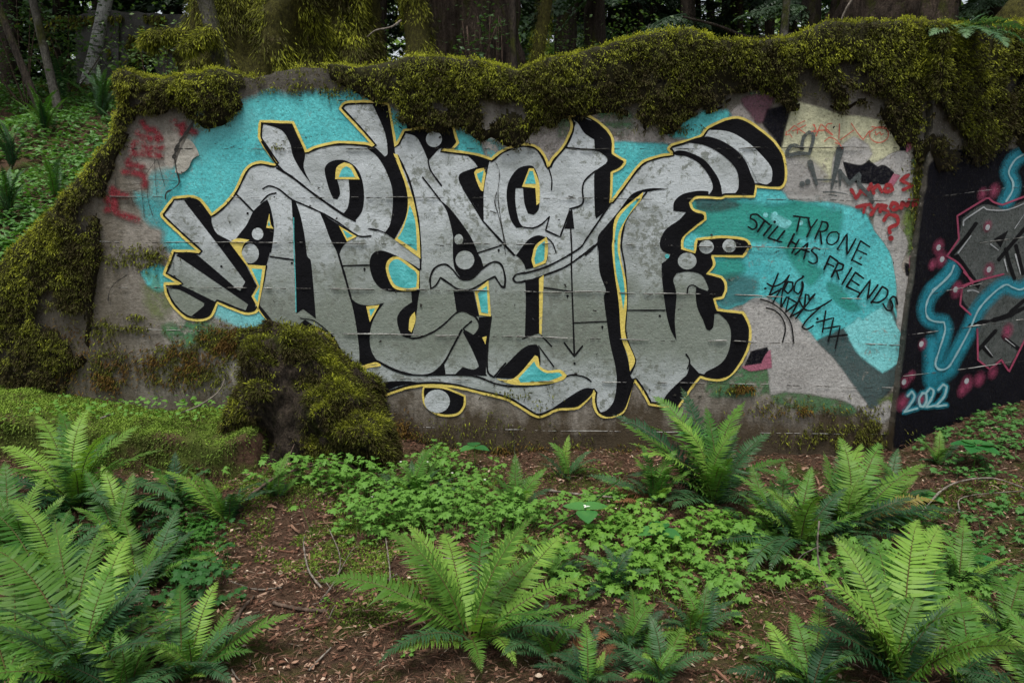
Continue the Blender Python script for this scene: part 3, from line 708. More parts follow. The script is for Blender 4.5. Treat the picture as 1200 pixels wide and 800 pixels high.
# thin black contour just inside the yellow line and the inner lines of the letters
s = Sheet(mm, layer(11))
inner = smooth_poly(SIL); dd = np.roll(inner, -1, 0) - np.roll(inner, 1, 0); dd /= np.linalg.norm(dd, axis=1)[:, None] + 1e-9
ar = .5 * np.sum(inner[:, 0] * np.roll(inner[:, 1], -1) - np.roll(inner[:, 0], -1) * inner[:, 1])
inner = inner - np.stack([dd[:, 1], -dd[:, 0]], -1) * (1 if ar > 0 else -1) * 2.4
s.stroke(inner, 2.2, closed=True, sub=1, corner=0, jit=.3)
LN = [(A((580, 388), (650, 430), (760, 515), (890, 605), (945, 635)), 2.6), (A((510, 265), (575, 365), (608, 402)), 2.4),
 (A((515, 485), (545, 472), (590, 488), (650, 535), (710, 562), (790, 598), (870, 645), (960, 705), (1020, 706)), 2.0), (A((575, 505), (540, 515), (505, 550)), 2.0), (A((385, 505), (470, 592)), 2.0),
 (B((530, 88), (515, 170), (497, 275), (600, 402)), 2.4), (B((865, 20), (900, 140), (930, 250)), 2.4), (D((88, 85), (212, 82)), 1.6), (B((548, 42), (662, 58)), 1.8),
 (D((360, 402), (420, 425), (500, 400), (560, 360), (620, 305), (660, 298), (710, 325), (727, 370), (705, 408), (672, 405), (652, 378), (690, 345)), 2.0),
 (D((645, 385), (600, 470), (560, 540), (500, 590), (420, 595), (330, 570), (250, 530)), 2.2), (C((345, 330), (400, 450), (440, 620), (452, 790)) + D((452, 100),), 2.4),
 (C((488, 355), (500, 400), (550, 470)), 1.8), (C((462, 432), (500, 480), (545, 540)), 1.8), (C((720, 785), (830, 750)), 1.8), (C((748, 640), (820, 720), (890, 795)), 2.4), (C((650, 480), (750, 645)), 1.8),
 (D((500, 190), (498, 140), (520, 95), (565, 78), (600, 100), (640, 145), (690, 145), (740, 100), (790, 68), (830, 80), (848, 140), (845, 186), (830, 180), (800, 135), (770, 150), (720, 180), (680, 198), (630, 195), (590, 170), (545, 140), (525, 175), (500, 192)), 2.2),
 (D((782, 322), (765, 480), (767, 580), (795, 606), (850, 540)), 2.2), (E((215, 665), (260, 668), (300, 650), (335, 615)), 1.8), (E((331, 385), (346, 440), (345, 490)), 1.6),
 (E((410, 292), (470, 298), (560, 305), (607, 337), (600, 370), (540, 410), (500, 450), (490, 490), (490, 555), (430, 580)), 2.0), (E((335, 615), (318, 680), (385, 710), (430, 590)), 1.8), (E((435, 675), (440, 780)) + F((438, 80), (452, 505)), 1.9),
 (F((405, 445), (452, 508), (490, 460)), 1.9), (E((455, 175), (440, 230), (412, 292)), 1.8), (E((322, 712), (350, 740), (367, 785)), 1.5),
 (F((545, -8), (470, 50), (400, 95), (310, 130), (240, 155), (180, 162), (165, 145), (182, 125), (240, 115), (320, 90), (400, 50), (480, 0)) + E((505, 725), (560, 645), (620, 555)), 2.2), (E((505, 795), (560, 740), (650, 612)), 2.2),
 (E((790, 502), (735, 570), (690, 640), (672, 740)) + F((674, 10), (690, 100), (699, 250), (693, 400), (736, 520), (736, 545), (712, 595)), 1.9),
 (F((312, 188), (438, 205)), 1.6), (F((452, 352), (605, 345)), 1.6), (F((700, 293), (875, 293)), 1.6), (F((210, 427), (240, 412)), 1.6), (F((298, 412), (345, 460)), 1.5), (F((285, 460), (355, 555)), 1.5),
 (D((250, 530), (330, 575), (420, 596), (620, 595), (720, 605), (800, 635), (880, 648), (980, 645), (1060, 635), (1140, 600), (1170, 595), (1220, 605), (1250, 625)), 2.0),
 (H((340, 215), (345, 185), (365, 175), (388, 186)), 1.6), (H((335, 498), (352, 528), (342, 565)), 1.8), (C((215, 672), (250, 678), (290, 692)), 1.6), (A((1008, 672), (1045, 680)), 1.4), (F((205, 160), (222, 152)), 1.5), (B((690, 330), (760, 345), (850, 420)), 1.2)]
for p, w in LN: s.stroke(p, w, jit=.25)
for p in (D((190, 100),), F((420, 226),), F((583, 371),), F((852, 319),), F((453, 541),), C((818, 772),), A((443, 600),), B((320, 88),), B((650, 72),)): s.disc(p[0], 1.4)
for p in (D((190, 100), (190, 112)), F((420, 226), (420, 236)), F((583, 371), (583, 382)), C((818, 772), (818, 782))): s.stroke(p, .8)
s.done('black_linework', 'line')

s = Sheet(mm, layer(12))
s.disc(A((490, 696))[0], 6.7, 7.2).disc(A((456, 788))[0], 10, 11.5).disc(C((515, 253))[0], 9.4).disc(C((631, 722))[0], 5.2, 6.2)
s.disc(D((660, 58))[0], 11).disc(G((430, 757))[0], 8.6, 8).disc(G((537, 752))[0], 8, 7.8).disc(H((340, 63))[0], 11, 9.8).disc(D((530, 718))[0], 15, 13.7)
s.poly(G((425, 237), (450, 212), (540, 220), (620, 265), (690, 330), (735, 390), (735, 450), (710, 465), (670, 455), (650, 410), (600, 330), (520, 270), (470, 248)))
s.done('silver_dot', 'silver')
s = Sheet(mm, layer(13))
W = [(A((853, 440), (860, 385), (895, 362), (932, 376), (968, 442)), A((870, 430), (884, 395), (905, 380), (925, 392), (945, 430))),
 (A((870, 658), (955, 708), (908, 732)), A((888, 675), (935, 705), (908, 716))), (A((545, 600), (552, 650), (566, 672), (530, 668), (536, 640)), A((543, 630), (550, 658), (538, 658))),
 (D((198, 275), (260, 268), (215, 348)), D((212, 288), (240, 284), (219, 322))),
 (D((290, 85), (310, 50), (350, 44), (400, 75), (447, 112), (444, 197), (390, 203), (330, 190), (300, 140)), D((303, 92), (320, 62), (350, 56), (400, 92), (434, 122), (432, 185), (385, 190), (335, 175), (312, 135))),
 (C((325, 320), (345, 325), (385, 440), (420, 540), (445, 680), (452, 812), (330, 722), (355, 690), (390, 590), (385, 480)), C((402, 560), (428, 640), (436, 776), (345, 716), (368, 680), (388, 620))),
 (C((703, 410), (715, 395), (762, 386), (745, 497), (733, 490), (715, 450)), C((716, 416), (748, 400), (737, 460), (724, 440))),
 (D((705, 205), (770, 153), (782, 322), (727, 315)), D((720, 214), (762, 178), (769, 308), (737, 303))),
 (E((207, 475), (240, 390), (262, 390), (288, 460), (290, 550), (275, 562), (270, 482)), E((220, 462), (243, 402), (258, 402), (272, 462))),
 (E((255, 800), (270, 750), (322, 710), (329, 745), (326, 800)) + F((318, 72), (262, 94), (252, 60)), E((268, 800), (280, 758), (314, 728), (312, 800)) + F((306, 62), (270, 78), (265, 55))),
 (E((775, 500), (762, 540), (700, 620), (670, 700), (668, 800)) + F((692, 150), (698, 260), (690, 400), (732, 510), (734, 540), (712, 578), (700, 500), (672, 420), (660, 260), (640, 120), (628, 0)) + E((632, 720), (650, 610)),
  E((762, 525), (710, 600), (660, 690), (655, 790)) + F((655, 20), (682, 150), (688, 230), (680, 290), (670, 220), (650, 130), (640, 30)) + E((642, 700), (662, 620), (720, 555))),
 (F((85, 613), (170, 610), (268, 503), (282, 512), (290, 555), (330, 575), (385, 570), (417, 596), (400, 617), (330, 637), (180, 642)), F((190, 612), (264, 532), (280, 560), (320, 585), (380, 584), (396, 598), (330, 622), (200, 630))),
 (B((440, 80), (528, 85), (512, 190), (492, 285), (462, 228), (490, 180)), B((462, 98), (512, 100), (500, 190), (490, 255), (474, 228), (500, 182))),
]
for a, b in W: s.poly(a)
s.poly(A((358, 736), (395, 717), (452, 724), (430, 740), (418, 765)) + B((418, 35), (455, 95), (440, 85)))
s.poly(D((425, 300), (429, 340), (410, 397), (397, 385), (402, 330)))
s.poly(F((287, 145), (309, 128), (299, 407), (288, 400)), smooth=False)
s.poly(D((740, 420), (762, 414), (756, 452)), smooth=False)
s.stroke(D((150, 585), (200, 560), (265, 550), (240, 540), (150, 565)), 2.2)
s.done('yellow_window_frame', 'yellow')
s = Sheet(mm, layer(14))
for a, b in W: s.poly(b)
s.stroke(A((659, 620), (661, 790)) + B((667, 150), (670, 300)), 1.0)
s.disc(H((246, 40))[0], 2.5)
s.done('turquoise_window', 'teal_solid')

# ---- hand lettering
def letters(name, mat, strokes, w, label, k=15, plane=None, soft=False, jit=.2):
    s = Sheet(plane or mm, layer(k))
    for st in strokes:
        if len(st) == 1: s.disc(st[0], w * .75)
        else: s.stroke(st, w, jit=jit)
    return s.done(name, mat, label)
letters('handwriting', 'line', [Nn((555, 145), (700, 165)), Nn((615, 155), (585, 285)), Nn((690, 170), (715, 265)), Nn((775, 180), (715, 265), (680, 340)),
 O((75, 140), (25, 255)), O((70, 140), (105, 150), (110, 180), (85, 205), (45, 205)), O((60, 208), (70, 290)), O((170, 210), (130, 215), (105, 250), (110, 285), (140, 295), (175, 270), (185, 230), (170, 210)),
 O((175, 325), (240, 220), (238, 365), (298, 255)), O((330, 270), (270, 400)), O((330, 270), (390, 310)), O((305, 330), (370, 360)), O((270, 395), (335, 430))], 2.0, 'hand-lettered black word TYRONE')
letters('handwriting', 'line', [Nn((250, 160), (210, 130), (160, 135), (150, 165), (200, 195), (210, 240), (175, 270), (130, 245)), Nn((245, 155), (330, 225)), Nn((285, 190), (220, 290)), Nn((350, 230), (275, 325)), Nn((378, 200)),
 Nn((405, 245), (315, 350), (385, 372)), Nn((470, 285), (395, 380), (445, 388)), Nn((560, 315), (500, 435)), Nn((605, 365), (540, 490)), Nn((530, 380), (575, 410)), Nn((570, 505), (690, 395), (650, 545)), Nn((625, 455), (700, 480)),
 Nn((800, 460), (750, 440), (720, 470), (770, 520), (775, 575), (735, 590), (695, 570)),
 O((125, 370), (85, 460)), O((125, 370), (175, 405)), O((105, 420), (150, 440)), O((180, 415), (135, 510)), O((180, 415), (215, 430), (205, 460), (165, 470)), O((170, 475), (185, 525)), O((270, 450), (205, 560)),
 O((295, 480), (235, 575)), O((295, 480), (350, 520)), O((265, 530), (318, 565)), O((235, 575), (320, 615)), O((310, 645), (395, 530), (375, 660), (445, 565)), O((475, 575), (400, 685)), O((475, 575), (510, 600), (500, 645), (450, 680), (400, 675)),
 O((575, 690), (565, 650), (545, 640), (525, 660), (545, 700), (535, 735), (505, 730), (480, 690))], 2.2, 'hand-lettered black words STILL HAS FRIENDS')
letters('tag_scrawl', 'line', [P_((228, 75), (150, 265)), P_((135, 160), (190, 185), (270, 150), (325, 85), (270, 200), (250, 355)), P_((150, 265), (265, 200)), P_((250, 205), (185, 320)), P_((280, 205), (310, 145), (350, 150), (350, 200), (310, 245), (280, 215)),
 P_((435, 110), (380, 150), (365, 220), (400, 250), (430, 200), (432, 140), (440, 190), (400, 310), (330, 445)), P_((255, 360), (300, 275), (390, 325)), P_((320, 275), (290, 405), (390, 325)), P_((330, 445), (440, 370), (460, 250), (490, 260), (490, 300), (545, 245), (375, 460)),
 P_((410, 310), (445, 370), (500, 390), (600, 350), (680, 300)), P_((600, 350), (480, 460), (430, 530), (470, 550), (525, 520)), P_((440, 100)), P_((118, 203)), P_((562, 460)),
 P_((632, 395), (605, 570)), P_((555, 490), (700, 450), (655, 650)), P_((610, 545), (755, 520), (715, 710)), P_((660, 615), (815, 595))], 2.0, 'black scribbled tag ending in three crosses')
letters('curved_line', 'line', [P_((80, 293), (180, 330), (280, 410), (340, 510), (360, 665)), P_((128, 367), (200, 390), (260, 450), (290, 540), (265, 655))], 1.6, None)
letters('heart_mark', 'greytag', [Q((640, 355), (610, 340), (540, 325), (495, 380), (510, 418), (600, 400), (700, 405), (740, 260), (730, 210), (690, 208), (645, 260), (628, 350))], 4.2, 'dark grey outlined heart')
s = Sheet(mm, layer(15))
s.disc(Q((635, 685))[0], 3.3).disc(Q((688, 665))[0], 3.3).stroke(Q((710, 485), (772, 690)), 7, w2=3).stroke(RR((55, 660), (170, 660)), 2.2).stroke(RR((245, 400), (172, 735)), 9, w2=2.5).disc(RR((215, 675))[0], 1.8)
s.stroke(RR((245, 585), (246, 710)), 5, w2=2).stroke(RR((250, 600), (325, 695), (410, 610), (412, 700), (500, 800), (520, 850)), 5).stroke(RR((105, 765), (200, 765), (310, 785)), 2.5, w2=1).stroke(RR((150, 785), (215, 795)), 1.5)
s.done('marker_tag', 'greytag', 'dark grey marker letters H and M')
letters('thin_red_tag', 'thinred', [RR((25, 190), (42, 235), (0, 252)), RR((40, 290), (82, 185), (180, 275)), RR((70, 240), (110, 240)), RR((175, 182), (135, 190), (125, 240), (180, 280)), RR((240, 185), (235, 310)), RR((110, 335), (160, 300), (220, 330), (265, 395)), RR((205, 345), (245, 360)), RR((250, 320), (360, 240)),
 RR((340, 180), (385, 250), (440, 320), (495, 245)), RR((515, 210), (630, 225)), RR((500, 250), (500, 300), (545, 340), (600, 340), (645, 310), (655, 265), (625, 215), (560, 215), (500, 255)), RR((545, 250), (550, 280), (585, 255), (595, 280), (612, 268)),
 Q((660, 95), (590, 130)), Q((490, 195), (480, 230), (520, 220), (540, 250)), Q((505, 195), (560, 140), (605, 170), (545, 190)), Q((600, 170), (660, 210)), Q((670, 135), (600, 175), (590, 215)), Q((735, 130), (760, 170), (740, 200), (800, 185))], 1.1, 'thin scratchy red marker letters')
letters('red_tag', 'red', [I((548, 490), (570, 528), (600, 487), (615, 512), (640, 462)), I((640, 462), (652, 505)), I((646, 488), (672, 466), (690, 500)), I((702, 488), (712, 470), (732, 468), (740, 488), (715, 500), (702, 490)), I((815, 420), (778, 446), (832, 470), (790, 490)),
 I((572, 570), (640, 556)), I((612, 562), (605, 596)), I((640, 570), (656, 585)), I((672, 560), (640, 606)), I((682, 592), (686, 562), (712, 566), (692, 576), (722, 592)), I((730, 570), (742, 550), (762, 556), (762, 578), (742, 584), (730, 570)), I((780, 576), (786, 546), (808, 566), (818, 538)), I((838, 562), (840, 540), (890, 538)), I((842, 558), (895, 554)),
 I((700, 632), (720, 606), (762, 614), (764, 648), (726, 668), (728, 690)), I((733, 716))], 4.2, 'thick red words WHOS TYRONE with a question mark', jit=.3)
s = Sheet(mm, layer(15))
for p in (LR((240, 330), (228, 360), (330, 372)), LR((210, 405), (270, 412), (340, 440), (345, 500)), LR((262, 282), (266, 222), (320, 210), (345, 240), (340, 275)), LR((262, 285), (350, 285), (452, 302)), LR((350, 250), (460, 246)), LR((300, 145), (380, 185), (460, 192)), LR((330, 75), (360, 120), (410, 130), (440, 170)), LR((540, 70), (560, 120), (600, 85), (595, 150)), LR((650, 125), (686, 145)),
          LR((92, 588), (150, 670), (300, 730)), LR((90, 662), (150, 640), (130, 520)), LR((130, 540), (220, 565))): s.stroke(p, 12, soft=True, a=1.1); s.stroke(p, 4.6, a=.85)
s.done('red_scrawl', 'redfade', 'faded red spray letters running up the broken edge')
letters('scribble', 'crack', [LR((285, 320), (345, 440), (430, 320)), LR((430, 320), (480, 500)), LR((410, 320), (425, 560)), LR((150, 450), (175, 540), (330, 560)), LR((200, 490), (300, 490), (390, 460), (560, 470)), LR((320, 480), (345, 720)), LR((360, 470), (370, 600), (400, 700)), LR((60, 545), (250, 540), (320, 520)), LR((250, 540), (270, 640))], .55, None)

# ---- cracks, broken patch and the lips left between the form boards
s = Sheet(mm, layer(16))
s.poly([(207, 190), (212, 178), (220, 164), (228, 168), (234, 180), (226, 186), (222, 198), (214, 205), (207, 202)], 0, wob=1.5)
s.done('spalled_patch', 'spall')
s = Sheet(mm, layer(17))
s.stroke([(228, 142), (222, 152), (216, 160), (208, 174), (206, 186), (208, 200), (211, 214), (203, 222), (196, 226), (195, 234)], 2.6, w2=.9, jit=.8)
s.stroke([(214, 162), (209, 172), (205, 184)], 3.2, jit=.8)
for c_ in (C((800, 360), (822, 400), (818, 470), (800, 540), (815, 600), (835, 680), (850, 790)), C((780, 590), (810, 600)), [(150, 322), (138, 330), (130, 340), (128, 352)], J((430, 0), (420, 30)), E((90, 370), (100, 420), (95, 520), (110, 640), (130, 740))): s.stroke(c_, .8, jit=.9)
for i in range(90):                                    # small flakes and pits in the paint
    x, y = rnd.uniform(190, 1060), rnd.uniform(150, 470)
    s.stroke([(x, y), (x + rnd.uniform(-2, 3), y + rnd.uniform(-1.5, 1.5)), (x + rnd.uniform(-1, 4), y + rnd.uniform(-2, 3))], rnd.uniform(.5, 1.3), jit=.9)
s.done('crack', 'crack', each='stuff')
SEAMS = [[(285, 118), (470, 118)], [(150, 174), (400, 174), (780, 174), (920, 173), (1056, 172)], [(130, 230), (450, 231), (720, 232), (900, 233), (1090, 235)], [(118, 283), (450, 285), (700, 286), (900, 290), (1072, 294)],
         [(118, 336), (400, 338), (700, 342), (900, 346), (1062, 351)], [(108, 384), (350, 390), (600, 393), (800, 398), (1058, 404)], [(470, 442), (600, 445), (800, 448), (1046, 453)], [(480, 500), (700, 504), (1040, 508)]]
RSEAMS = [[(1104, 229), (1250, 213)], [(1083, 292), (1150, 284), (1250, 270)], [(1070, 346), (1117, 338), (1250, 311)], [(1062, 392), (1130, 383), (1250, 366)], [(1056, 440), (1250, 415)]]
def seam(px, plane, k, strong):
    px = np.asarray(px, float); L = np.r_[0, np.cumsum(np.linalg.norm(np.diff(px, axis=0), axis=1))]
    x = np.arange(0, L[-1], 1.5); u = np.interp(x, L, px[:, 0]); v = np.interp(x, L, px[:, 1]) + fbm(xy0(u, u * 0 + k), .02, 3, k) * .8
    a = fbm(xy0(u, u * 0 + k * 7.3), .05, 5, 40 + k); f = fbm(xy0(u, u * 0 + k * 3.3), .5, 2, 70 + k)
    h = np.clip(a + .2 + .5 * f, 0, 1.4) * strong            # lip height in picture pixels
    d = .0135 + .006 * np.clip(a + f * .5, -.6, 1)
    top = plane.at(u, v - h * .55, .0115); bot = plane.at(u, v + h * .55, .0115); mid = plane.at(u, v, 0) - plane.n * d[:, None]
    V = np.stack([top, mid, bot], 1).reshape(-1, 3); q = grid_faces(len(u), 3)
    keep = np.repeat((h[:-1] > .12), 2)
    o = mesh_obj('form_seam', V, [q[keep]], M['seam'], WALL); o['kind'] = 'stuff'
    sh = Sheet(plane, layer(18))                              # the open joint under the lip
    run = []
    for i in range(len(u)):
        if f[i] + a[i] * .6 > -.25: run.append((u[i], v[i] + .75))
        else:
            if len(run) > 3: sh.stroke(run, .6, sub=1, corner=180, jit=.7)
            run = []
    if len(run) > 3: sh.stroke(run, .6, sub=1, corner=180, jit=.7)
    if sh.items: sh.done('open_joint', 'crack', each='stuff')
for k, px in enumerate(SEAMS): seam(px, MAIN, k, 1.2 if k in (4, 5) else .5)
for k, px in enumerate(RSEAMS): seam(px, RET, 20 + k, 1.6 if k == 3 else .5)

# ---- right-hand return: dark panel with neon lines
rp = RET
Sheet(rp, layer(1)).poly([(1047, 524), (1052, 470), (1068, 352), (1080, 262), (1090, 196), (1100, 186), (1120, 178), (1150, 180), (1200, 176), (1290, 170), (1290, 420), (1200, 466), (1160, 490), (1120, 516), (1080, 526)], 3, wob=2).done('dark_background', 'oldblack')
s = Sheet(rp, layer(2))
s.poly(T((282, 430), (268, 490), (215, 598), (300, 680), (390, 790)) + [(1160, 352), (1215, 350), (1215, 236)] + T((640, 285), (540, 325), (410, 305), (295, 380)), 2)
s.poly(S((390, 85), (400, 150), (440, 190), (470, 205), (470, 300), (475, 440), (530, 480), (590, 440), (630, 480), (720, 320), (720, 60), (560, 90), (470, 70)), 2)
s.done('ash_letter_fill', 'ash')
s = Sheet(rp, layer(3))
NE = [S((325, 0), (280, 50), (220, 110), (195, 180), (205, 230), (240, 250), (290, 255), (295, 300), (265, 400), (245, 470), (265, 500), (310, 490), (350, 430), (420, 300), (470, 190), (540, 110), (610, 60), (650, 75), (690, 85), (740, 60)), T((700, -10), (645, 5), (590, 40), (555, 110), (580, 170), (575, 220), (540, 280)), T((235, 655), (205, 720), (110, 800))]
for p in NE: s.stroke(p, 24, soft=True, a=1.5); s.stroke(p, 11, soft=True, a=1.0)
s.stroke(S((230, 360), (225, 450), (225, 560)), 24, soft=True, a=1.2).stroke(S((330, 500), (280, 540), (240, 560)), 22, soft=True, a=.8)
s.done('neon_glow', 'neon')
s = Sheet(rp, layer(4))
for p in (T((500, 620), (650, 440)), T((225, 590), (300, 500), (365, 410)), T((540, 560), (560, 640), (590, 730)), T((600, 540), (640, 700)), S((560, 300), (470, 400)), S((600, 330), (690, 400)), S((500, 390), (540, 430)), S((640, 200), (711, 140))): s.stroke(p, 4.5)
s.poly(T((470, 500), (555, 450), (510, 550))); s.poly(T((215, 600), (262, 590), (300, 640), (390, 770), (380, 795), (330, 740)))
s.stroke(S((711, 180), (600, 230), (470, 260), (430, 275)), 4, jit=.9)
s.done('black_detail', 'line')
s = Sheet(rp, layer(5))
for p in (T((195, 600), (265, 500), (255, 365), (420, 265), (440, 260), (470, 285), (520, 300), (700, 232)), T((195, 600), (270, 650), (345, 760)), S((395, -5), (445, 45), (385, 75), (375, 165), (430, 215)), S((465, 290), (468, 450), (530, 500), (590, 450), (630, 512), (720, 330)), S((340, 85), (445, 45), (600, 5))): s.stroke(p, 2.2, corner=25)
s.done('pink_outline', 'pinkline')
s = Sheet(rp, layer(6))
for c_, rr in ((T((402, 238))[0], 7), (T((472, 218))[0], 8), (T((432, 425))[0], 6), (T((440, 680))[0], 7.5), (T((145, 545))[0], 8), (T((160, 618))[0], 8.5), (T((110, 650))[0], 6), (T((258, 785))[0], 7), (S((355, 90))[0], 8), (S((622, 300))[0], 8), (S((180, 370))[0], 6), (S((92, 560))[0], 7), (S((120, 535))[0], 6), (S((75, 672))[0], 9), (S((410, 575))[0], 9), (S((475, 550))[0], 8), (S((545, 515))[0], 7), (S((170, 655))[0], 6), (S((385, 610))[0], 7)): s.disc(c_, rr, rr * 1.5, soft=True, a=1.05, rot=.35)
s.done('pink_spray_dot', 'hotpink')
s = Sheet(rp, layer(7))
for p, w in ((T((290, 420), (295, 390), (410, 312), (430, 328), (540, 330), (650, 290), (720, 250)), 1.8), (T((260, 580), (335, 480)), 1.8), (T((450, 530), (495, 565)), 1.8), (T((530, 620), (548, 690)), 1.8), (T((595, 590), (625, 705)), 2), (T((590, 440), (650, 350)), .9), (S((415, 92), (440, 88), (472, 100)), 2.2), (S((505, 380), (545, 430)), 1.4), (S((610, 340), (660, 380)), 1.4)): s.stroke(p, w, w2=w * .5)
for c_ in (T((432, 432))[0], T((145, 550))[0], T((165, 618))[0], T((440, 678))[0], S((350, 85))[0], S((172, 368))[0], S((82, 565))[0], S((408, 560))[0]): s.disc(c_, 2.6, 3.6, rot=.35)
s.done('white_highlight', 'whiteline')
s = Sheet(rp, layer(8))
for p in NE: s.stroke(p, 2.1, jit=.3)
s.done('neon_line', 'neonline')
TW = [S((100, 638), (122, 614), (136, 640), (115, 680), (80, 722), (150, 702)), S((165, 690), (160, 655), (178, 622), (196, 625), (198, 665), (182, 694), (165, 690)), S((195, 622), (218, 596), (235, 612), (225, 650), (195, 697), (250, 686)), S((260, 606), (285, 577), (304, 590), (290, 640), (245, 692), (302, 685))]
s = Sheet(rp, layer(5))
for p in TW: s.stroke(p, 9, soft=True, a=1.4)
s.done('year_glow', 'neon')
letters('year_numerals', 'neonline', TW, 2.6, 'pale turquoise painted year 2022', k=9, plane=rp)
# ------------------------------------------------------------------ moss on the wall
def scatter(V, quads, w, count, seed):
    """random points on a quad mesh weighted by area * w; returns positions, normals, quad index, bilinear coords"""
    r = np.random.default_rng(seed)
    a, b, c, d = (V[quads[:, i]] for i in range(4))
    nr = np.cross(b - a, d - a) + np.cross(d - c, b - c); ar = np.linalg.norm(nr, axis=1); nn = nr / (ar[:, None] + 1e-12)
    p = ar * w; p = p / p.sum(); k = r.choice(len(quads), count, p=p)
    s, t = r.random(count)[:, None], r.random(count)[:, None]
    P = a[k] * (1 - s) * (1 - t) + b[k] * s * (1 - t) + c[k] * s * t + d[k] * (1 - s) * t
    return P, nn[k], k, r

ST_ = [(-330, 425, -330, 520, 1), (-200, 400, -200, 500, 1), (-60, 365, -60, 482, 1), (-5, 325, 10, 480, 1), (15, 297, 62, 458, 1), (38, 276, 96, 408, 1), (55, 259, 110, 362, 1), (70, 245, 120, 318, 1), (74, 233, 122, 285, .9),
 (92, 212, 122, 238, .75), (102, 197, 124, 212, .6), (120, 176, 134, 186, .5), (135, 157, 147, 165, .55), (134, 142, 152, 148, .6), (142, 125, 160, 132, .7), (139, 105, 168, 132, .85), (139, 90, 176, 130, 1), (150, 84, 190, 128, 1), (172, 92, 205, 124, .8), (200, 94, 222, 138, .9),
 (225, 91, 238, 143, 1), (245, 87, 260, 142, 1), (262, 84, 282, 130, .8), (285, 88, 292, 104, .35), (310, 88, 315, 99, .2), (340, 79, 345, 90, .25), (370, 75, 375, 88, .3), (395, 75, 400, 100, .45), (420, 80, 425, 112, .5), (440, 78, 445, 124, .7), (460, 73, 468, 142, .95), (490, 66, 498, 150, 1), (520, 68, 530, 154, 1),
 (545, 72, 560, 168, 1), (570, 75, 582, 180, 1), (590, 80, 599, 180, .8), (604, 84, 608, 172, .45), (615, 82, 620, 163, .8), (640, 75, 645, 150, 1), (665, 70, 668, 138, 1), (690, 58, 690, 132, .95), (705, 56, 712, 135, .75), (730, 47, 735, 145, .9), (760, 42, 765, 153, 1), (790, 38, 795, 153, 1),
 (815, 40, 818, 140, 1), (835, 50, 838, 122, .8), (860, 52, 862, 113, .95), (890, 50, 895, 116, 1), (920, 46, 925, 120, 1), (945, 41, 950, 124, 1), (965, 32, 972, 122, 1), (1000, 30, 1006, 130, 1), (1040, 28, 1043, 138, 1), (1068, 26, 1068, 166, .95), (1080, 28, 1076, 200, .85)]
SR_ = [(1098, 30, 1089, 200, .85), (1115, 30, 1108, 186, .8), (1140, 32, 1135, 176, .75), (1170, 30, 1170, 172, .75), (1200, 26, 1200, 168, .8), (1300, 24, 1300, 165, .8)]
def arr(L, plane):
    L = np.asarray(L, float); o = L[:, :2]; i = L[:, 2:4]; d = i - o; d /= np.linalg.norm(d, axis=1)[:, None]
    o = o + d * (7 * L[:, 4:5])
    return plane.at(o[:, 0], o[:, 1], .004), plane.at(i[:, 0], i[:, 1], .004), np.tile(plane.n, (len(L), 1)), L[:, 4]
a1, a2 = arr(ST_, MAIN), arr(SR_, RET)
Oo, Ii, Nn_, Cv = (np.concatenate([x, y]) for x, y in zip(a1, a2))
NS = 620
acc = np.r_[0, np.cumsum(np.linalg.norm(np.diff(Oo, axis=0), axis=1))]; q = np.linspace(0, acc[-1], NS)
ip = lambda arr_: np.stack([np.interp(q, acc, arr_[:, k]) for k in range(arr_.shape[1])], -1)
Oo, Ii, Nn_, Cv = ip(Oo), ip(Ii), ip(Nn_), np.interp(q, acc, Cv)
Ii = Ii + (Oo - Ii) * (fbm(xy0(q, q * 0), 5.0, 4, 61) * .17 - .02)[:, None]     # ragged lower edge
ntop, nfac = 12, 34
up = Oo - Ii; up /= np.linalg.norm(up, axis=1)[:, None]
Vm = np.zeros((NS, ntop + nfac, 3)); S_ = np.zeros((NS, ntop + nfac))
back = np.array([0, 1.0, 0])
for j in range(ntop + nfac):
    if j < ntop:
        f = 1 - j / ntop; base = Oo + back * (.40 * f); ang = np.pi / 2 * (1 - .45 * (1 - f) ** 3); th = .028 * Cv; s_ = -f
    else:
        f = (j - ntop) / (nfac - 1); base = Oo + (Ii - Oo) * f; ang = np.pi / 2 * .55 * max(0, 1 - f * 5) ** 1.5
        th = (.022 + .034 * Cv) * np.sqrt(max(0, 1 - f ** 1.6)) * Cv; s_ = f
    nrm = up * math.sin(ang) - Nn_ * math.cos(ang)
    lump = fbm(base, 4.0, 3, 31) * .30 + fbm(base, 15.0, 3, 37) * .16 + fbm(base, 38.0, 2, 39) * .10
    Vm[:, j] = base + nrm * (np.maximum(th * (1 + lump * 1.1), 0) + .001)[:, None] - np.array([0, 0, 1.0]) * (.02 * Cv * lump)[:, None] * (f > .1)
    S_[:, j] = s_
Vm = Vm.reshape(-1, 3); S_ = S_.ravel(); Qm = grid_faces(NS, ntop + nfac)
CvV = np.repeat(Cv, ntop + nfac)
tnt = np.clip(.45 - .4 * np.clip(S_, 0, 1) + .2 * (S_ < 0), .05, 1)
_c = Vm[Qm].mean(1); bed = mesh_obj('moss_bed', Vm, [Qm[(CvV[Qm].mean(1) > .38) & ~((S_[Qm].mean(1) > .35) & (fbm(_c, 7.0, 4, 177) < -.36))]], M['moss_bed'], WALL, True, {'tint': tnt}); bed['kind'] = 'stuff'
sq = S_[Qm].mean(1); cq = CvV[Qm].mean(1)
cen = Vm[Qm].mean(1)
patch = fbm(cen, 4.0, 4, 77)
wq = np.clip(cq * 1.3 - .15, .04, 1) * np.where(sq > .72, np.clip(1.25 - (sq - .72) * 3.2, .15, 1), 1.0) * np.clip(1.0 + patch * .6, .3, 1.6)
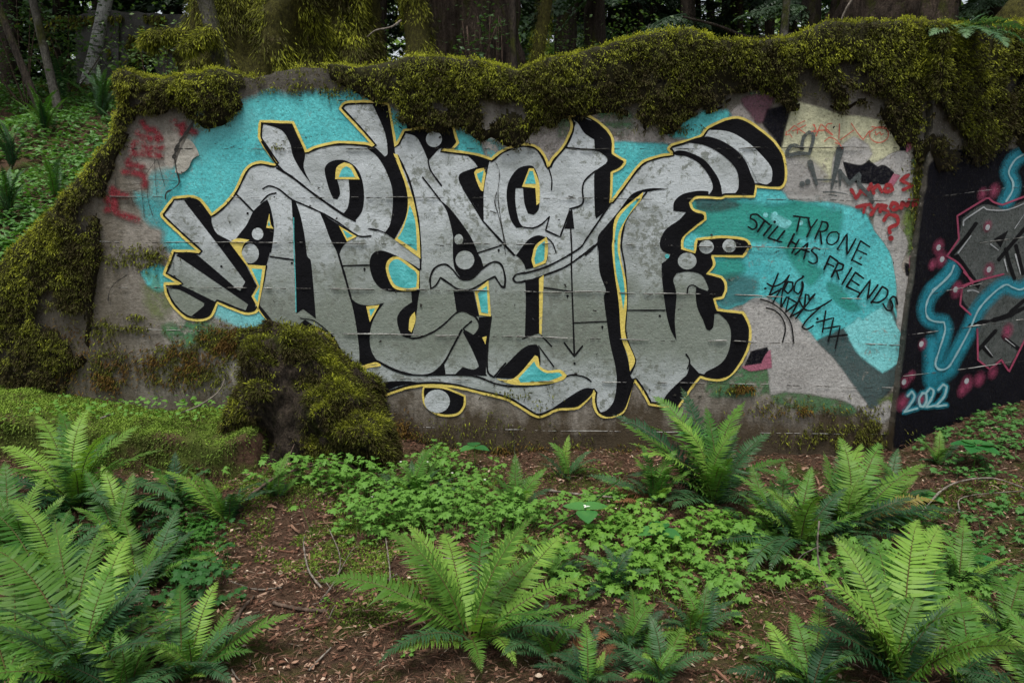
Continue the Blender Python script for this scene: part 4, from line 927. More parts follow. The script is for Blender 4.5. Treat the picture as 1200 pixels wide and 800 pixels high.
wq = np.where((sq < -.55), wq * .4, wq); wq = wq * np.where((sq > .35) & (fbm(cen, 7.0, 4, 177) < -.32), .06, 1.0)
def tufts(P, Nv, D0, r, nb, spread, L, W, tint, grad=.22, rad=.012):  # grad: browner bases, greener tips; also paints shade between the strands
    """each point grows a little fan of strands"""
    m = len(P); rep = lambda x: np.repeat(x, nb, 0)
    off = r.normal(0, rad, (m * nb, 3)); Dd = rep(D0) / (np.linalg.norm(rep(D0), axis=1)[:, None] + 1e-9) + off / rad * spread * .6 + r.normal(0, spread * .5, (m * nb, 3))
    return blades(rep(P) + off * .8, Dd, rep(Nv) + r.normal(0, .5, (m * nb, 3)), rep(L) * r.uniform(.6, 1.25, m * nb), r.uniform(*W, m * nb), .35, np.clip(rep(tint) + r.normal(0, .09, m * nb), 0, 1), grad, True)
P, Nv, k, r = scatter(Vm, Qm, wq, 31000, 3)
Nv = np.where((Nv @ np.array([0, -1, .6]) < 0)[:, None], -Nv, Nv)
sk = sq[k]; top = sk < .04
D_ = Nv * np.where(top, .9, .6)[:, None] + np.array([0, 0, -1.0]) * np.where(top, -.2, .62)[:, None] + r.normal(0, .28, P.shape)
L_ = np.where(top, .013, .017) * r.uniform(.6, 1.6, len(P))
P = P + Nv * (r.uniform(-.004, .014, len(P)))[:, None]
clump = fbm(P, 9.0, 3, 91)
ti = np.clip(np.where(top, .84, .46 - .36 * np.clip(sk, 0, 1)) + clump * .30 + r.normal(0, .17, len(P)), 0.0, 1)
v, t, ti = tufts(P, Nv, D_, r, 10, .5, L_, (.0018, .0034), ti, .25, .009)
o = mesh_obj('moss', v, [t], M['moss'], WALL, False, {'tint': ti}); o['kind'] = 'stuff'

# thin wisps of moss and algae clinging to the bare face
mb = MB(); r = np.random.default_rng(8)
WISP = [((150, 300), (40, 12), 420, 0), ((180, 300), (16, 14), 260, .2), ((112, 285), (8, 8), 80, 0), ((120, 385), (16, 14), 260, 0), ((160, 370), (10, 4), 80, .1), ((150, 384), (40, 5), 220, .1), ((200, 412), (24, 14), 400, .2), ((125, 430), (22, 26), 900, 0), ((250, 405), (30, 20), 1500, 1), ((275, 395), (22, 10), 900, 1), ((190, 432), (36, 20), 600, 1),
        ((240, 440), (40, 16), 800, 0), ((60, 440), (40, 30), 700, 0), ((430, 490), (24, 20), 500, 0), ((470, 520), (60, 16), 700, 0), ((600, 525), (110, 12), 800, 1), ((560, 500), (70, 18), 240, 1), ((720, 530), (70, 14), 500, 0), ((860, 454), (14, 5), 160, 1), ((920, 478), (50, 12), 260, .6), ((980, 510), (60, 14), 900, 0), ((1020, 505), (24, 16), 900, 0), ((1010, 480), (30, 8), 120, .5),
        ((340, 100), (50, 8), 260, 0), ((400, 105), (30, 10), 200, 0), ((330, 460), (60, 40), 600, 0), ((1078, 215), (12, 40), 700, 0), ((1075, 260), (8, 40), 260, 0), ((780, 150), (40, 6), 160, 0), ((600, 462), (34, 5), 90, .4), ((325, 172), (6, 3), 30, .5), ((640, 470), (20, 10), 60, .5)]
for (c_, rad, cnt, rust) in WISP:
    g = r.normal(0, .55, (cnt, 2)); uu = c_[0] + g[:, 0] * rad[0]; vv = c_[1] + g[:, 1] * rad[1]
    Pm = MAIN.at(uu, vv, .004); msk = fbm(Pm, 14, 3, 5) > -.25; Pm = Pm[msk]; n_ = len(Pm)
    Dm = np.array([0, -.55, -.6]) + r.normal(0, .5, (n_, 3)); Dm[:, 1] = -np.abs(Dm[:, 1])
    v, t, ti = blades(Pm, Dm, np.tile([0, -1.0, .2], (n_, 1)) + r.normal(0, .4, (n_, 3)), r.uniform(.012, .034, n_), r.uniform(.002, .0045, n_), .3, np.clip(r.normal(.35, .2, n_), 0, 1))
    mb.add(v, tris=t, a=ti)
o = mb.build('clinging_moss', M['moss'], WALL); o['kind'] = 'stuff'
mb = MB()
for (c_, rad, cnt) in (((262, 400), (32, 12), 2600), ((205, 425), (40, 22), 1500), ((60, 420), (50, 40), 1500), ((300, 390), (26, 6), 900), ((130, 440), (20, 18), 700), ((600, 530), (140, 8), 900), ((470, 510), (20, 20), 500), ((870, 455), (12, 4), 240), ((930, 480), (40, 6), 200)):
    g = r.normal(0, .55, (cnt, 2)); Pm = MAIN.at(c_[0] + g[:, 0] * rad[0], c_[1] + g[:, 1] * rad[1], .004); msk = fbm(Pm, 12, 3, 15) > -.3; Pm = Pm[msk]; n_ = len(Pm)
    Dm = np.array([0, -.6, -.5]) + r.normal(0, .5, (n_, 3)); Dm[:, 1] = -np.abs(Dm[:, 1])
    v, t, ti = blades(Pm, Dm, np.tile([0, -1.0, .2], (n_, 1)) + r.normal(0, .4, (n_, 3)), r.uniform(.014, .04, n_), r.uniform(.002, .0045, n_), .3, np.clip(r.normal(.5, .25, n_), 0, 1))
    mb.add(v, tris=t, a=ti)
o = mb.build('rusty_moss', M['moss_rust'], WALL); o['kind'] = 'stuff'

# ------------------------------------------------------------------ mossy block against the wall, mossy slab
def lump_sweep(xs, Hx, yf, yb, zb, nrise=22, ntop=16, rnd_=.07, amp=.05, seed=1):
    """cross-sections at xs: up the front face, round the edge, back to yb"""
    rows = []
    for i, x in enumerate(xs):
        h = Hx[i]; f = yf[i]; z0 = zb[i]
        a = np.linspace(0, 1, nrise)[:, None]; fr = np.array([x, f, z0 - .12]) * (1 - a) + np.array([x, f + .10 * h, z0 + max(h - rnd_, .0)]) * a
        th = np.linspace(0, np.pi / 2, 7)[1:]; rr = min(rnd_, h)
        ed = np.stack([np.full(6, x), f + .10 * h + rr * (1 - np.cos(th)), z0 + max(h - rr, 0) + rr * np.sin(th)], -1)
        b = np.linspace(0, 1, ntop + 1)[1:, None]; tp = ed[-1] * (1 - b) + np.array([x, yb[i], z0 + h + .02]) * b
        rows.append(np.vstack([fr, ed, tp]))
    V = np.stack(rows); sh = V.shape
    n1 = fbm(V.reshape(-1, 3), 4.6, 5, seed).reshape(sh[:2]); n2 = fbm(V.reshape(-1, 3), 12, 3, seed + 3).reshape(sh[:2])
    V[..., 1] -= (n1 * amp + n2 * amp * .3); V[..., 2] += n1 * amp * .7 + n2 * amp * .25; V[..., 0] += fbm(V.reshape(-1, 3), 4, 3, seed + 8).reshape(sh[:2]) * amp * .6
    return V.reshape(-1, 3), grid_faces(sh[0], sh[1]), sh[1]
def px_x(u, y): return at_depth(np.asarray(u, float), np.asarray(400.0), y)[..., 0]

yb_ = 4.2
us = np.array([262, 263, 264, 266, 270, 280, 300, 330, 360, 380, 395, 410, 425, 428, 438, 446, 452, 457]); hs_ = np.array([.0, .35, .62, .68, .72, .74, .76, .75, .73, .66, .56, .47, .40, .33, .27, .20, .10, .0])
uu = np.interp(np.linspace(0, 1, 90), np.linspace(0, 1, len(us)), us); hh = np.interp(np.linspace(0, 1, 90), np.linspace(0, 1, len(us)), hs_)
xs = px_x(uu, yb_)
yf = np.interp(uu, [262, 300, 350, 400, 440, 464], [4.20, 4.12, 4.15, 4.08, 4.06, 4.2])
Vb, Qb, nb = lump_sweep(xs, hh, yf, np.full(90, 4.56), gz(xs, yf), amp=.085, seed=4)
blk = empty('mossy_block', (float(xs.mean()), 4.2, 0)); blk.location = (0, 0, 0)
tag(blk, 'broken concrete block shaggy with moss leaning against the painted wall', 'concrete block')
mesh_obj('core', Vb, [Qb], M['core'], blk, True)
cen = Vb[Qb].mean(1); ucen = 600 + cen[:, 0] / 4.2 * 850
bare = np.exp(-((ucen - 330) / 24) ** 2) * (cen[:, 2] < .66) * 1.1 + np.exp(-((ucen - 300) / 30) ** 2) * (cen[:, 2] < .45) * .75
wq = np.clip(1 - bare, .01, 1) * np.clip(1 + fbm(cen, 5, 4, 3) * 1.0, .1, 2)
wq = wq * np.clip(1 + fbm(cen, 7, 3, 33) * 1.9, 0, 2) * np.where(ucen > 415, .6, 1)
P, Nv, k, r = scatter(Vb, Qb, wq, 6500, 5)
Nv = np.where((Nv @ np.array([0, -1, 1.0]) < 0)[:, None], -Nv, Nv)
D_ = Nv * .7 + np.array([0, 0, -1.0]) * np.where(Nv[:, 2] > .6, -.2, .6)[:, None] + r.normal(0, .3, P.shape)
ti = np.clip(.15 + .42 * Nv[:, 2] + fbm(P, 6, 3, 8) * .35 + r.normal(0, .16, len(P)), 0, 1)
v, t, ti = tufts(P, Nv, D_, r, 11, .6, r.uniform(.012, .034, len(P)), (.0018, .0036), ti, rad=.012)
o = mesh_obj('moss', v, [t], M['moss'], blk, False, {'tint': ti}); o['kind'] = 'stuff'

us = np.linspace(-420, 300, 150); xs = px_x(us, 4.1)
hh = np.full(150, .27) + .04 * fbm(xy0(xs, xs * 0), 1.5, 3, 4); e = np.clip((300 - us) / 14, 0, 1); hh = hh * np.sqrt(e)
yf = np.interp(us, [-420, 0, 120, 180, 250, 300], [4.1, 4.15, 4.12, 4.05, 3.92, 4.0]) + .04 * fbm(xy0(xs, xs * 0), 3, 3, 14)
Vs, Qs, nb = lump_sweep(xs, hh, yf, np.full(150, 4.80), gz(xs, yf), 14, 22, .035, .018, 12)
slb = empty('mossy_slab'); tag(slb, 'low concrete slab carpeted with green moss at the foot of the wall', 'concrete slab')
m, nt, out = newmat('slab soil'); n = NT(nt); p = n.pos()
c = n.mix(n.ramp(n.noise(p, 2.2, 5, .65), [(.42, 0.0), (.56, 1.0)]), n.mix(n.noise(p, 40, 5, .7), (.03, .016, .009), (.12, .07, .045)), n.mix(n.noise(p, 22, 5, .7), (.03, .04, .008), (.09, .12, .02)))
b = n.bsdf(c, .92, .15, n.bump(n.noise(p, 60, 5, .7), 1.0, .02)); n.l(b.outputs[0], out.inputs[0])
mesh_obj('core', Vs, [Qs], m, slb, True)
cen = Vs[Qs].mean(1); ucen = 600 + cen[:, 0] / 4.2 * 850
litter = np.exp(-((ucen - 60) / 70) ** 2) * np.exp(-((cen[:, 1] - 4.25) / .13) ** 2)
wq = np.clip(1.1 - litter * 1.3 + fbm(cen, 3.5, 4, 23) * .6, .03, 1.6) * (cen[:, 0] > -3.4)
wq = wq * np.where((cen[:, 2] < .24) & (cen[:, 1] < 4.2), np.clip(.25 + fbm(cen, 6, 3, 9) * .6, .05, 1), 1)
P, Nv, k, r = scatter(Vs, Qs, wq, 30000, 6)
Nv = np.where((Nv @ np.array([0, -1, 1.0]) < 0)[:, None], -Nv, Nv)
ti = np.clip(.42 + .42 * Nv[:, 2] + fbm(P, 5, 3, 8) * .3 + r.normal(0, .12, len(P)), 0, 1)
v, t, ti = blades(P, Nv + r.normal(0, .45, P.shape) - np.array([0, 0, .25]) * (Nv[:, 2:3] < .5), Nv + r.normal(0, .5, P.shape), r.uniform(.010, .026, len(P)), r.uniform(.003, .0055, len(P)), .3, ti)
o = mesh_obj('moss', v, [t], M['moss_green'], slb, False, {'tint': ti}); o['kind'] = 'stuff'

# ------------------------------------------------------------------ moss patches and litter on the forest floor
mb = MB(); r = np.random.default_rng(18)
for (u, v_, ru, rv, cnt) in ((330, 575, 70, 22, 5200), (300, 590, 50, 16, 2600), (380, 618, 90, 20, 4600), (440, 655, 60, 24, 2600), (360, 650, 60, 18, 1500), (735, 600, 34, 18, 2200), (710, 690, 60, 34, 2600), (760, 670, 60, 22, 1500), (830, 720, 50, 20, 900), (1110, 590, 30, 14, 1200), (1050, 500, 24, 10, 900), (1160, 745, 50, 24, 1800), (1130, 700, 36, 18, 1000), (560, 560, 30, 12, 1200), (480, 690, 40, 30, 900), (240, 640, 40, 26, 900), (1180, 590, 30, 14, 500), (660, 560, 60, 14, 700), (640, 650, 60, 24, 1600), (560, 660, 60, 20, 1200), (1090, 650, 40, 24, 1200), (1180, 690, 40, 30, 1200), (930, 690, 60, 24, 900), (300, 660, 40, 20, 1000), (420, 720, 50, 20, 800), (800, 760, 60, 20, 900)):
    g = r.normal(0, .55, (cnt, 2)); Pp = ground_at(u + g[:, 0] * ru, v_ + g[:, 1] * rv)
    Pp = Pp[(fbm(xy0(Pp[:, 0], Pp[:, 1]), 6, 3, 3) > -.25) & (Pp[:, 1] < wall_y(Pp[:, 0]) - .02)]; n_ = len(Pp); Pp[:, 2] = gz(Pp[:, 0], Pp[:, 1]) + .001 + .012 * np.clip(fbm(Pp, 9, 2, 2), 0, 1)
    v, t, ti = blades(Pp, np.array([0, 0, .8]) + r.normal(0, .5, (n_, 3)), r.normal(0, 1, (n_, 3)), r.uniform(.010, .024, n_), r.uniform(.003, .0055, n_), .3, np.clip(r.normal(.62, .2, n_) + fbm(Pp, 5, 2, 4) * .3, 0, 1))
    mb.add(v, tris=t, a=ti)
o = mb.build('ground_moss', M['moss_green']); tag(o, 'bright green moss growing over the forest floor', 'moss', kind='stuff')

m, nt, out = newmat('leaf litter'); n = NT(nt)
c = n.ramp(n.attr('tint'), [(0.0, (.03, .015, .009)), (.4, (.14, .068, .042)), (.75, (.28, .17, .115)), (1.0, (.46, .37, .28))])
b = n.bsdf(c, .85, .2); n.l(b.outputs[0], out.inputs[0]); M['litter'] = m
cnt = 95000
yy = 1.9 + (r.random(cnt) ** .8) * 3.4; xx = r.uniform(-1, 1, cnt) * (yy * .84 + .2)
kp = (yy < wall_y(xx) - .01); xx, yy = xx[kp], yy[kp]; n_ = len(xx)
Pp = np.stack([xx, yy, gz(xx, yy) + .004 + r.random(n_) * .010], -1); az = r.uniform(0, 2 * np.pi, n_)
Dm = np.stack([np.cos(az), np.sin(az), r.normal(0, .22, n_)], -1); chip = r.random(n_) < .13; Pp[:, 2] += np.clip(fbm(Pp, 6, 3, 12), 0, 1) * .02
v, t, ti = blades(Pp, Dm, np.tile([0, 0, 1.0], (n_, 1)) + r.normal(0, .3, (n_, 3)), np.where(chip, r.uniform(.010, .026, n_), r.uniform(.015, .06, n_)), np.where(chip, r.uniform(.004, .009, n_), r.uniform(.0008, .0020, n_)), .3, np.clip(r.normal(.45, .26, n_), 0, 1), 0, True)
o = mesh_obj('leaf_litter', v, [t], m, None, False, {'tint': ti}); tag(o, 'brown needles, bark chips and dead leaf scraps on the forest floor', 'leaf litter', kind='stuff')

mb = MB(); r = np.random.default_rng(52)
for i in range(900):
    y = 1.9 + r.random() ** .8 * 2.9; x = r.uniform(-1, 1) * (y * .76 + .1)
    if y > wall_y(x) - .05: continue
    L = r.uniform(.014, .042); Wd = L * r.uniform(.3, .6); tt = np.linspace(0, 1, 5); w = Wd * .5 * np.sin(np.pi * np.clip(tt, .03, .97)); cu = r.normal(0, .5)
    mid = np.stack([tt * L, 0 * tt, cu * L * (tt - .5) ** 2], -1); l = mid + np.stack([0 * tt, w, w * r.uniform(-.2, .8)], -1); q_ = mid + np.stack([0 * tt, -w, w * r.uniform(-.2, .8)], -1)
    V = np.stack([l, mid, q_], 1).reshape(-1, 3) @ np.array(Matrix.Rotation(r.uniform(0, 6.28), 3, 'Z') @ Matrix.Rotation(r.normal(0, .35), 3, 'X')).T
    mb.add(V + np.array([x, y, float(gz(x, y)) + .012]), grid_faces(5, 3), None, a=float(np.clip(r.normal(.5, .25), 0, 1)))
for i in range(420):                                   # bark chunks and broken twig ends
    y = 1.9 + r.random() ** .8 * 2.9; x = r.uniform(-1, 1) * (y * .76 + .1)
    if y > wall_y(x) - .05: continue
    a = r.uniform(0, 6.28); L = r.uniform(.03, .12); d = np.array([math.cos(a), math.sin(a), r.normal(0, .12)]) * L; p0 = np.array([x, y, float(gz(x, y)) + .006])
    v, q, t = tube(np.array([p0, p0 + d * .5 + r.normal(0, .004, 3), p0 + d]), r.uniform(.002, .007), 5); mb.add(v, q, t, a=float(np.clip(r.normal(.4, .25), 0, 1)))
o = mb.build('fallen_leaves', M['litter']); tag(o, 'curled dead leaves and bark bits lying over the needle litter', 'leaf litter', kind='stuff')
# ------------------------------------------------------------------ the forest behind
M['bark_cedar'] = bark_mat('cedar bark', (.022, .016, .012), (.10, .075, .056), .3, vscale=(14, 14, .7), bumpd=.05)
M['bark_dark'] = bark_mat('dark conifer bark', (.022, .018, .015), (.075, .06, .047), .25, vscale=(12, 12, 2))
M['bark_grey'] = bark_mat('grey maple bark', (.05, .047, .04), (.17, .16, .14), .45, vscale=(8, 8, 2.5))
M['bark_moss'] = bark_mat('mossy bark', (.028, .023, .014), (.08, .068, .04), 1.1, vscale=(7, 7, 1.2), mossc=(.10, .095, .02))
M['bark_birch'] = bark_mat('pale alder bark', (.30, .30, .28), (.55, .55, .52), .15, vscale=(5, 5, 9), bumpd=.008, white=True)
M['needles'] = leaf_mat('conifer needles', (.016, .038, .018), (.05, .095, .042), .25, .5, .3, nscale=2)
M['needles_lit'] = leaf_mat('far foliage', (.07, .13, .04), (.18, .28, .09), .45, .5, .3, nscale=.6)  # lighter copy of the needles, light on far foliage put into its colour
M['shrubleaf'] = leaf_mat('shrub leaves', (.05, .11, .03), (.13, .22, .06), .35, .45, .4, nscale=2)
M['cover'] = leaf_mat('ground cover leaves', (.05, .14, .03), (.14, .29, .065), .3, .5, .35, nscale=2.5)

def spray_mesh(L, seed, n_tw=16, wid=.42, droop=.35, leafw=.028, step=.055, simple=False):
    """one conifer bough: axis with flat side sprays of needle blades"""
    r = np.random.default_rng(seed); mb = MB()
    t = np.linspace(0, 1, 10); ax = np.stack([t * L, .04 * L * np.sin(t * 5 + seed), -droop * L * t ** 2 + .1 * L * t], -1)
    v, q, tr = tube(ax, np.linspace(.014, .004, 10) * L, 4); mb.add(v, q, tr, a=0.0)
    for i in range(n_tw):
        s = .08 + .92 * i / n_tw; b = np.array([np.interp(s, t, ax[:, k]) for k in range(3)])
        for sd in (-1, 1):
            ln = wid * L * (1 - .75 * s) * r.uniform(.7, 1.15); az = sd * r.uniform(.7, 1.1)
            d = np.array([math.cos(az), math.sin(az), r.uniform(-.5, -.1)])
            m_ = max(3, int(ln / step)); k = np.arange(m_)[:, None] / m_
            P = b + d * ln * k + np.array([0, 0, -.25]) * ln * k ** 2
            for s2 in (-1, 1):
                n_ = len(P); DD = np.tile(d, (n_, 1)) * .7 + s2 * np.cross(d, [0, 0, 1.0]) * .8 + np.array([0, 0, -.25]) + r.normal(0, .12, (n_, 3))
                vv, tt, ti = blades(P, DD, np.tile([0, 0, 1.0], (n_, 1)) + r.normal(0, .3, (n_, 3)), (.10 + .05 * r.random(n_)) * (1 - .5 * k[:, 0]) * 1.1 * (step / .055) ** .5, np.full(n_, leafw), .15, simple=simple)
                mb.add(vv, tris=tt, a=r.uniform(.3, 1))
    return mb
SPR = [spray_mesh(1.5, s) for s in range(3)]
SPRM = [m_.build('bough_source', M['needles']) for m_ in SPR]
for o in SPRM: COL.objects.unlink(o)
SPRV = [(np.concatenate(m_.v), np.concatenate(m_.q), np.concatenate(m_.t)) for m_ in SPR]
SPRL = [(np.concatenate(m_.v), np.concatenate(m_.q), np.concatenate(m_.t)) for m_ in (spray_mesh(1.5, s, 9, leafw=.04, step=.10, simple=True) for s in range(3))]
def rotm(az, tilt, roll=0.0):
    return np.array((Matrix.Rotation(az, 3, 'Z') @ Matrix.Rotation(-tilt, 3, 'Y') @ Matrix.Rotation(roll, 3, 'X')))
def crown_mesh(seed, H=7.0, Rr=2.3, n=70):
    r = np.random.default_rng(seed); mb = MB()
    for i in range(n):
        h = (i + r.random()) / n; az = i * 2.4 + r.normal(0, .3); sc = Rr / 1.5 * (1 - .8 * h) * r.uniform(.8, 1.2)
        v, q, t = SPRL[i % 3]; v = (v * sc * np.array([1, 1.25, 1])) @ rotm(az, r.uniform(-.25, .15)).T + np.array([0, 0, h * H])
        mb.add(v, None, t)
    return mb.build('crown_source', M['needles'])
CROWN = [crown_mesh(s) for s in range(2)]
for o in CROWN: COL.objects.unlink(o)

def tree(name, label, u0, u1, w, depth, mat, top=11.0, flute=0.0, rough=.08, crown=None, boughs=(), group=None, sides=18, cat='tree', flare=.35, limbs=(), mosscount=0, mossl=1.0):
    """u0/u1: picture columns of the trunk axis at rows 100 and 0; w: trunk width in picture pixels"""
    p0, p1 = at_depth(u0, 100, depth), at_depth(u1, 0, depth); d = (p1 - p0) / (p1[2] - p0[2])
    x0 = p0 + d * (gz(p0[0], depth) - p0[2]); zb = float(gz(x0[0], x0[1])); x0[2] = zb
    z = np.r_[np.linspace(-.3, 4.5, 26), np.linspace(5, top, 8)]
    path = x0 + np.outer(np.minimum(z, 5), d) + np.outer(np.clip(z - 5, 0, 99), [d[0] * .3, 0, 1.0])
    rad = w * .5 * depth / FPX; rr = rad * (1 + flare * np.exp(-np.clip(z, 0, 99) * 1.3)) * np.interp(z, [0, 4, top], [1, .95, .25])
    t = empty(name, tuple(x0)); tag(t, label, cat, group)
    if w > 60: zf = np.linspace(0, len(z) - 1, 90); path_f = np.stack([np.interp(zf, np.arange(len(z)), path[:, k]) for k in range(3)], -1); rr_f = np.interp(zf, np.arange(len(z)), rr)
    else: path_f, rr_f = path, rr
    v, q, tr = tube(path_f - x0, rr_f, sides, rough, int(u0), flute)
    if w > 60:                                             # ropes and hollows running up the trunk
        m_ = len(path_f) * sides; P3 = v[:m_] + x0; ax = np.repeat(path_f, sides, 0); dd = P3 - ax
        k_ = fbm(P3 * np.array([1, 1, .22]), 3.6, 4, 5) * .16 + fbm(P3 * np.array([1, 1, .35]), 11, 3, 6) * .05
        v[:m_] = ax + dd * (1 + k_)[:, None] - x0
    mb = MB(); mb.add(v, q, tr); mb.build('trunk', M[mat], t, True)
    if mosscount:
        qv = v[q].mean(1); nw = np.clip(.7 + fbm((qv + x0) * np.array([1, 1, .4]), 3.5 if w > 60 else 6, 4, 5) * 1.6, 0, 1.6) * (qv[:, 2] < 4.8) * (qv[:, 2] > .6) * (qv[:, 1] < np.interp(qv[:, 2], (path - x0)[:, 2], (path - x0)[:, 1]) + rad * .4)
        P, Nv, _, r_ = scatter(v, q, nw, mosscount, int(u0)); out = P - np.stack([np.interp(P[:, 2], (path - x0)[:, 2], (path - x0)[:, k]) for k in range(3)], -1); out[:, 2] = 0
        Nv = np.where((np.sum(Nv * out, 1) < 0)[:, None], -Nv, Nv)
        vv, tt, ti = tufts(P, Nv, Nv * .6 + np.array([0, 0, -1.0]), r_, 6, .35, r_.uniform(.05, .16, len(P)) * mossl, (.005 * mossl, .011 * mossl), np.clip(.42 + .45 * fbm(P, 5, 3, 2) + r_.normal(0, .12, len(P)), 0, 1), .2, .03)
        o = mesh_obj('hanging_moss', vv, [tt], M['moss'], t, False, {'tint': ti}); o['kind'] = 'stuff'
    for (h, az, ln, th, rise) in limbs:
        b = np.array([np.interp(h, z, path[:, k]) for k in range(3)]) - x0; s_ = np.linspace(0, 1, 8)[:, None]
        dr = np.array([math.cos(az), math.sin(az), 0])
        pt = b + dr * ln * s_ + np.array([0, 0, 1.0]) * rise * ln * s_ ** 1.5 + np.array([0, 0, .06]) * np.sin(s_ * 9 + u0)
        v, q, tr = tube(pt, np.linspace(th, th * .3, 8), 8, .15, int(u0) + 3); mb = MB(); mb.add(v, q, tr); mb.build('limb', M[mat], t, True)
    if crown:  # crown above the view, added to block sky light over the woods
        c = CROWN[int(u0) % 2].copy(); c.name = 'crown'; link(c, t)
        c.location = (path[-1] - x0)[0], (path[-1] - x0)[1], crown; c.scale = (.8, .8, max(.5, (top - crown) / 7)); c.rotation_euler = (0, 0, u0)
    for (h, az, sc) in boughs:
        b = np.array([np.interp(h, z, path[:, k]) for k in range(3)]) - x0
        c = SPRM[int(h * 7) % 3].copy(); c.name = 'bough'; link(c, t); c.location = b; c.rotation_euler = (rnd.uniform(-.2, .2), rnd.uniform(-.1, .25), az); c.scale = (sc, sc, sc)
    return t, path, rr
def rb(n, lo=1.6, hi=4.6, sc=(.7, 1.3)):
    return [(rnd.uniform(lo, hi), rnd.uniform(math.pi, 2 * math.pi) + (0 if rnd.random() < .7 else math.pi), rnd.uniform(*sc)) for _ in range(n)]

tree('alder_tree', 'slim pale alder trunk standing beside a mossy fallen log', 104, 124, 13, 13.2, 'bark_birch', 9, crown=7.1, limbs=((3.6, .4, 1.2, .03, .5),))
tree('leaning_sapling', 'thin grey sapling leaning left behind the fern bank', 62, 38, 8, 10.5, 'bark_grey', 8, crown=7.1, limbs=((2.2, 2.5, .8, .02, .3), (2.8, .3, .7, .02, .4)))
tree('leaning_sapling', 'dark thin sapling leaning steeply at the edge of the fern bank', 34, -6, 7, 10.0, 'bark_dark', 7, crown=6.8, limbs=((1.8, 3.0, .7, .02, .2),))
tree('maple_tree', 'rough grey maple trunk in front of the huge mossy maple', 266, 240, 17, 7.4, 'bark_grey', 9, rough=.12, limbs=((2.9, 2.9, 1.0, .07, .05),), mosscount=500, mossl=.4)
tM, pathM, rM = tree('maple_tree', 'huge maple trunk draped with hanging moss just behind the wall', 338, 330, 165, 8.8, 'bark_moss', 12, flute=.22, rough=.1, sides=110, crown=8.1, limbs=((4.2, 2.6, 2.0, .2, .5), (4.0, .3, 1.8, .18, .5)), mosscount=15000, mossl=.55)
tree('mossy_tree', 'mossy dark trunk between the huge maple and the brown cedar', 492, 486, 26, 8.2, 'bark_moss', 10, rough=.15, limbs=((3.4, 2.4, 1.0, .07, .9),), mosscount=2600, mossl=.4)
tree('cedar_tree', 'broad brown cedar trunk with stringy bark behind the wall', 556, 552, 92, 10.2, 'bark_cedar', 13, flute=.12, rough=.04, sides=100, crown=8.6, boughs=rb(3, 3.2, 4.4))
tree('mossy_tree', 'slender mossy trunk beside the brown cedar', 624, 641, 13, 9.0, 'bark_moss', 8, limbs=((3.4, 2.6, 1.4, .03, .7),), mosscount=900, mossl=.3)
tree('thin_tree', 'thin dark stem touching the right side of the brown cedar', 603, 600, 7, 8.6, 'bark_dark', 7, crown=7.1, limbs=((3.0, 2.9, 1.0, .02, 1.0),))
CL = {862: 'dark conifer behind the dip right of the highest mossy hump', 1165: 'dark conifer behind the mossy boulder', 150: 'slim conifer behind the pale alder', 900: 'slim conifer next to the thin lichen-spotted stem', 932: 'slender conifer between the lichen-spotted stem and the reddish conifer', 662: 'dark conifer trunk standing right of the slender mossy trunk', 697: 'thickest dark conifer trunk behind the dip before the mossy hump', 806: 'dark conifer rising behind the highest mossy hump of the wall', 948: 'reddish dark conifer beside the thin lichen-spotted stem', 445: 'dark conifer between the huge maple and the mossy dark trunk',
      200: 'dark conifer behind the arched ruin', 70: 'dark conifer behind the leaning grey sapling', 10: 'dark conifer at the edge of the airy shrub', 768: 'slim conifer just behind the mossy hump of the wall', 1110: 'dark conifer between the leaning cedar and the boulder', 582: 'thin conifer showing past the side of the brown cedar'}
FOR = 'dark conifers standing in the woods behind the wall'
for (u0, u1, w, dp) in ((662, 664, 22, 14.5), (697, 697, 22, 12.8), (724, 722, 10, 18), (742, 744, 8, 20), (768, 768, 12, 17), (806, 806, 16, 15.5), (835, 832, 9, 20), (862, 864, 13, 17), (885, 884, 9, 19), (948, 951, 20, 13.5), (1110, 1112, 18, 15), (1165, 1165, 24, 16), (582, 580, 10, 19), (445, 446, 14, 15), (200, 202, 20, 15), (150, 150, 14, 17), (70, 72, 16, 16), (10, 12, 22, 14), (-60, -58, 20, 12), (1230, 1235, 26, 12), (1300, 1305, 26, 10), (676, 674, 8, 17), (714, 716, 7, 19), (752, 750, 6, 16), (786, 789, 9, 18.5), (820, 818, 6, 17.5), (848, 850, 8, 21), (900, 903, 10, 15.5), (932, 930, 7, 18)):
    tree('conifer_tree', CL.get(u0, 'straight dark conifer trunk with drooping boughs in the woods behind the wall'), u0, u1, w, dp, 'bark_dark', 15, crown=8.0 if dp > 15 else None, boughs=rb(6, 1.2, 4.8, (.8, 1.5)), group=FOR, sides=12)
tree('thin_tree', 'thin grey lichen-spotted stem in front of the dark conifers', 914, 922, 8, 9.5, 'bark_grey', 7, crown=7.1)
tree('cedar_tree', 'wide pale brown cedar trunk leaning behind the right end of the wall', 1000, 1052, 88, 11.5, 'bark_cedar', 12, flute=.25, rough=.06, sides=100, flare=.9, crown=8.1, boughs=rb(3, 3, 4.4))
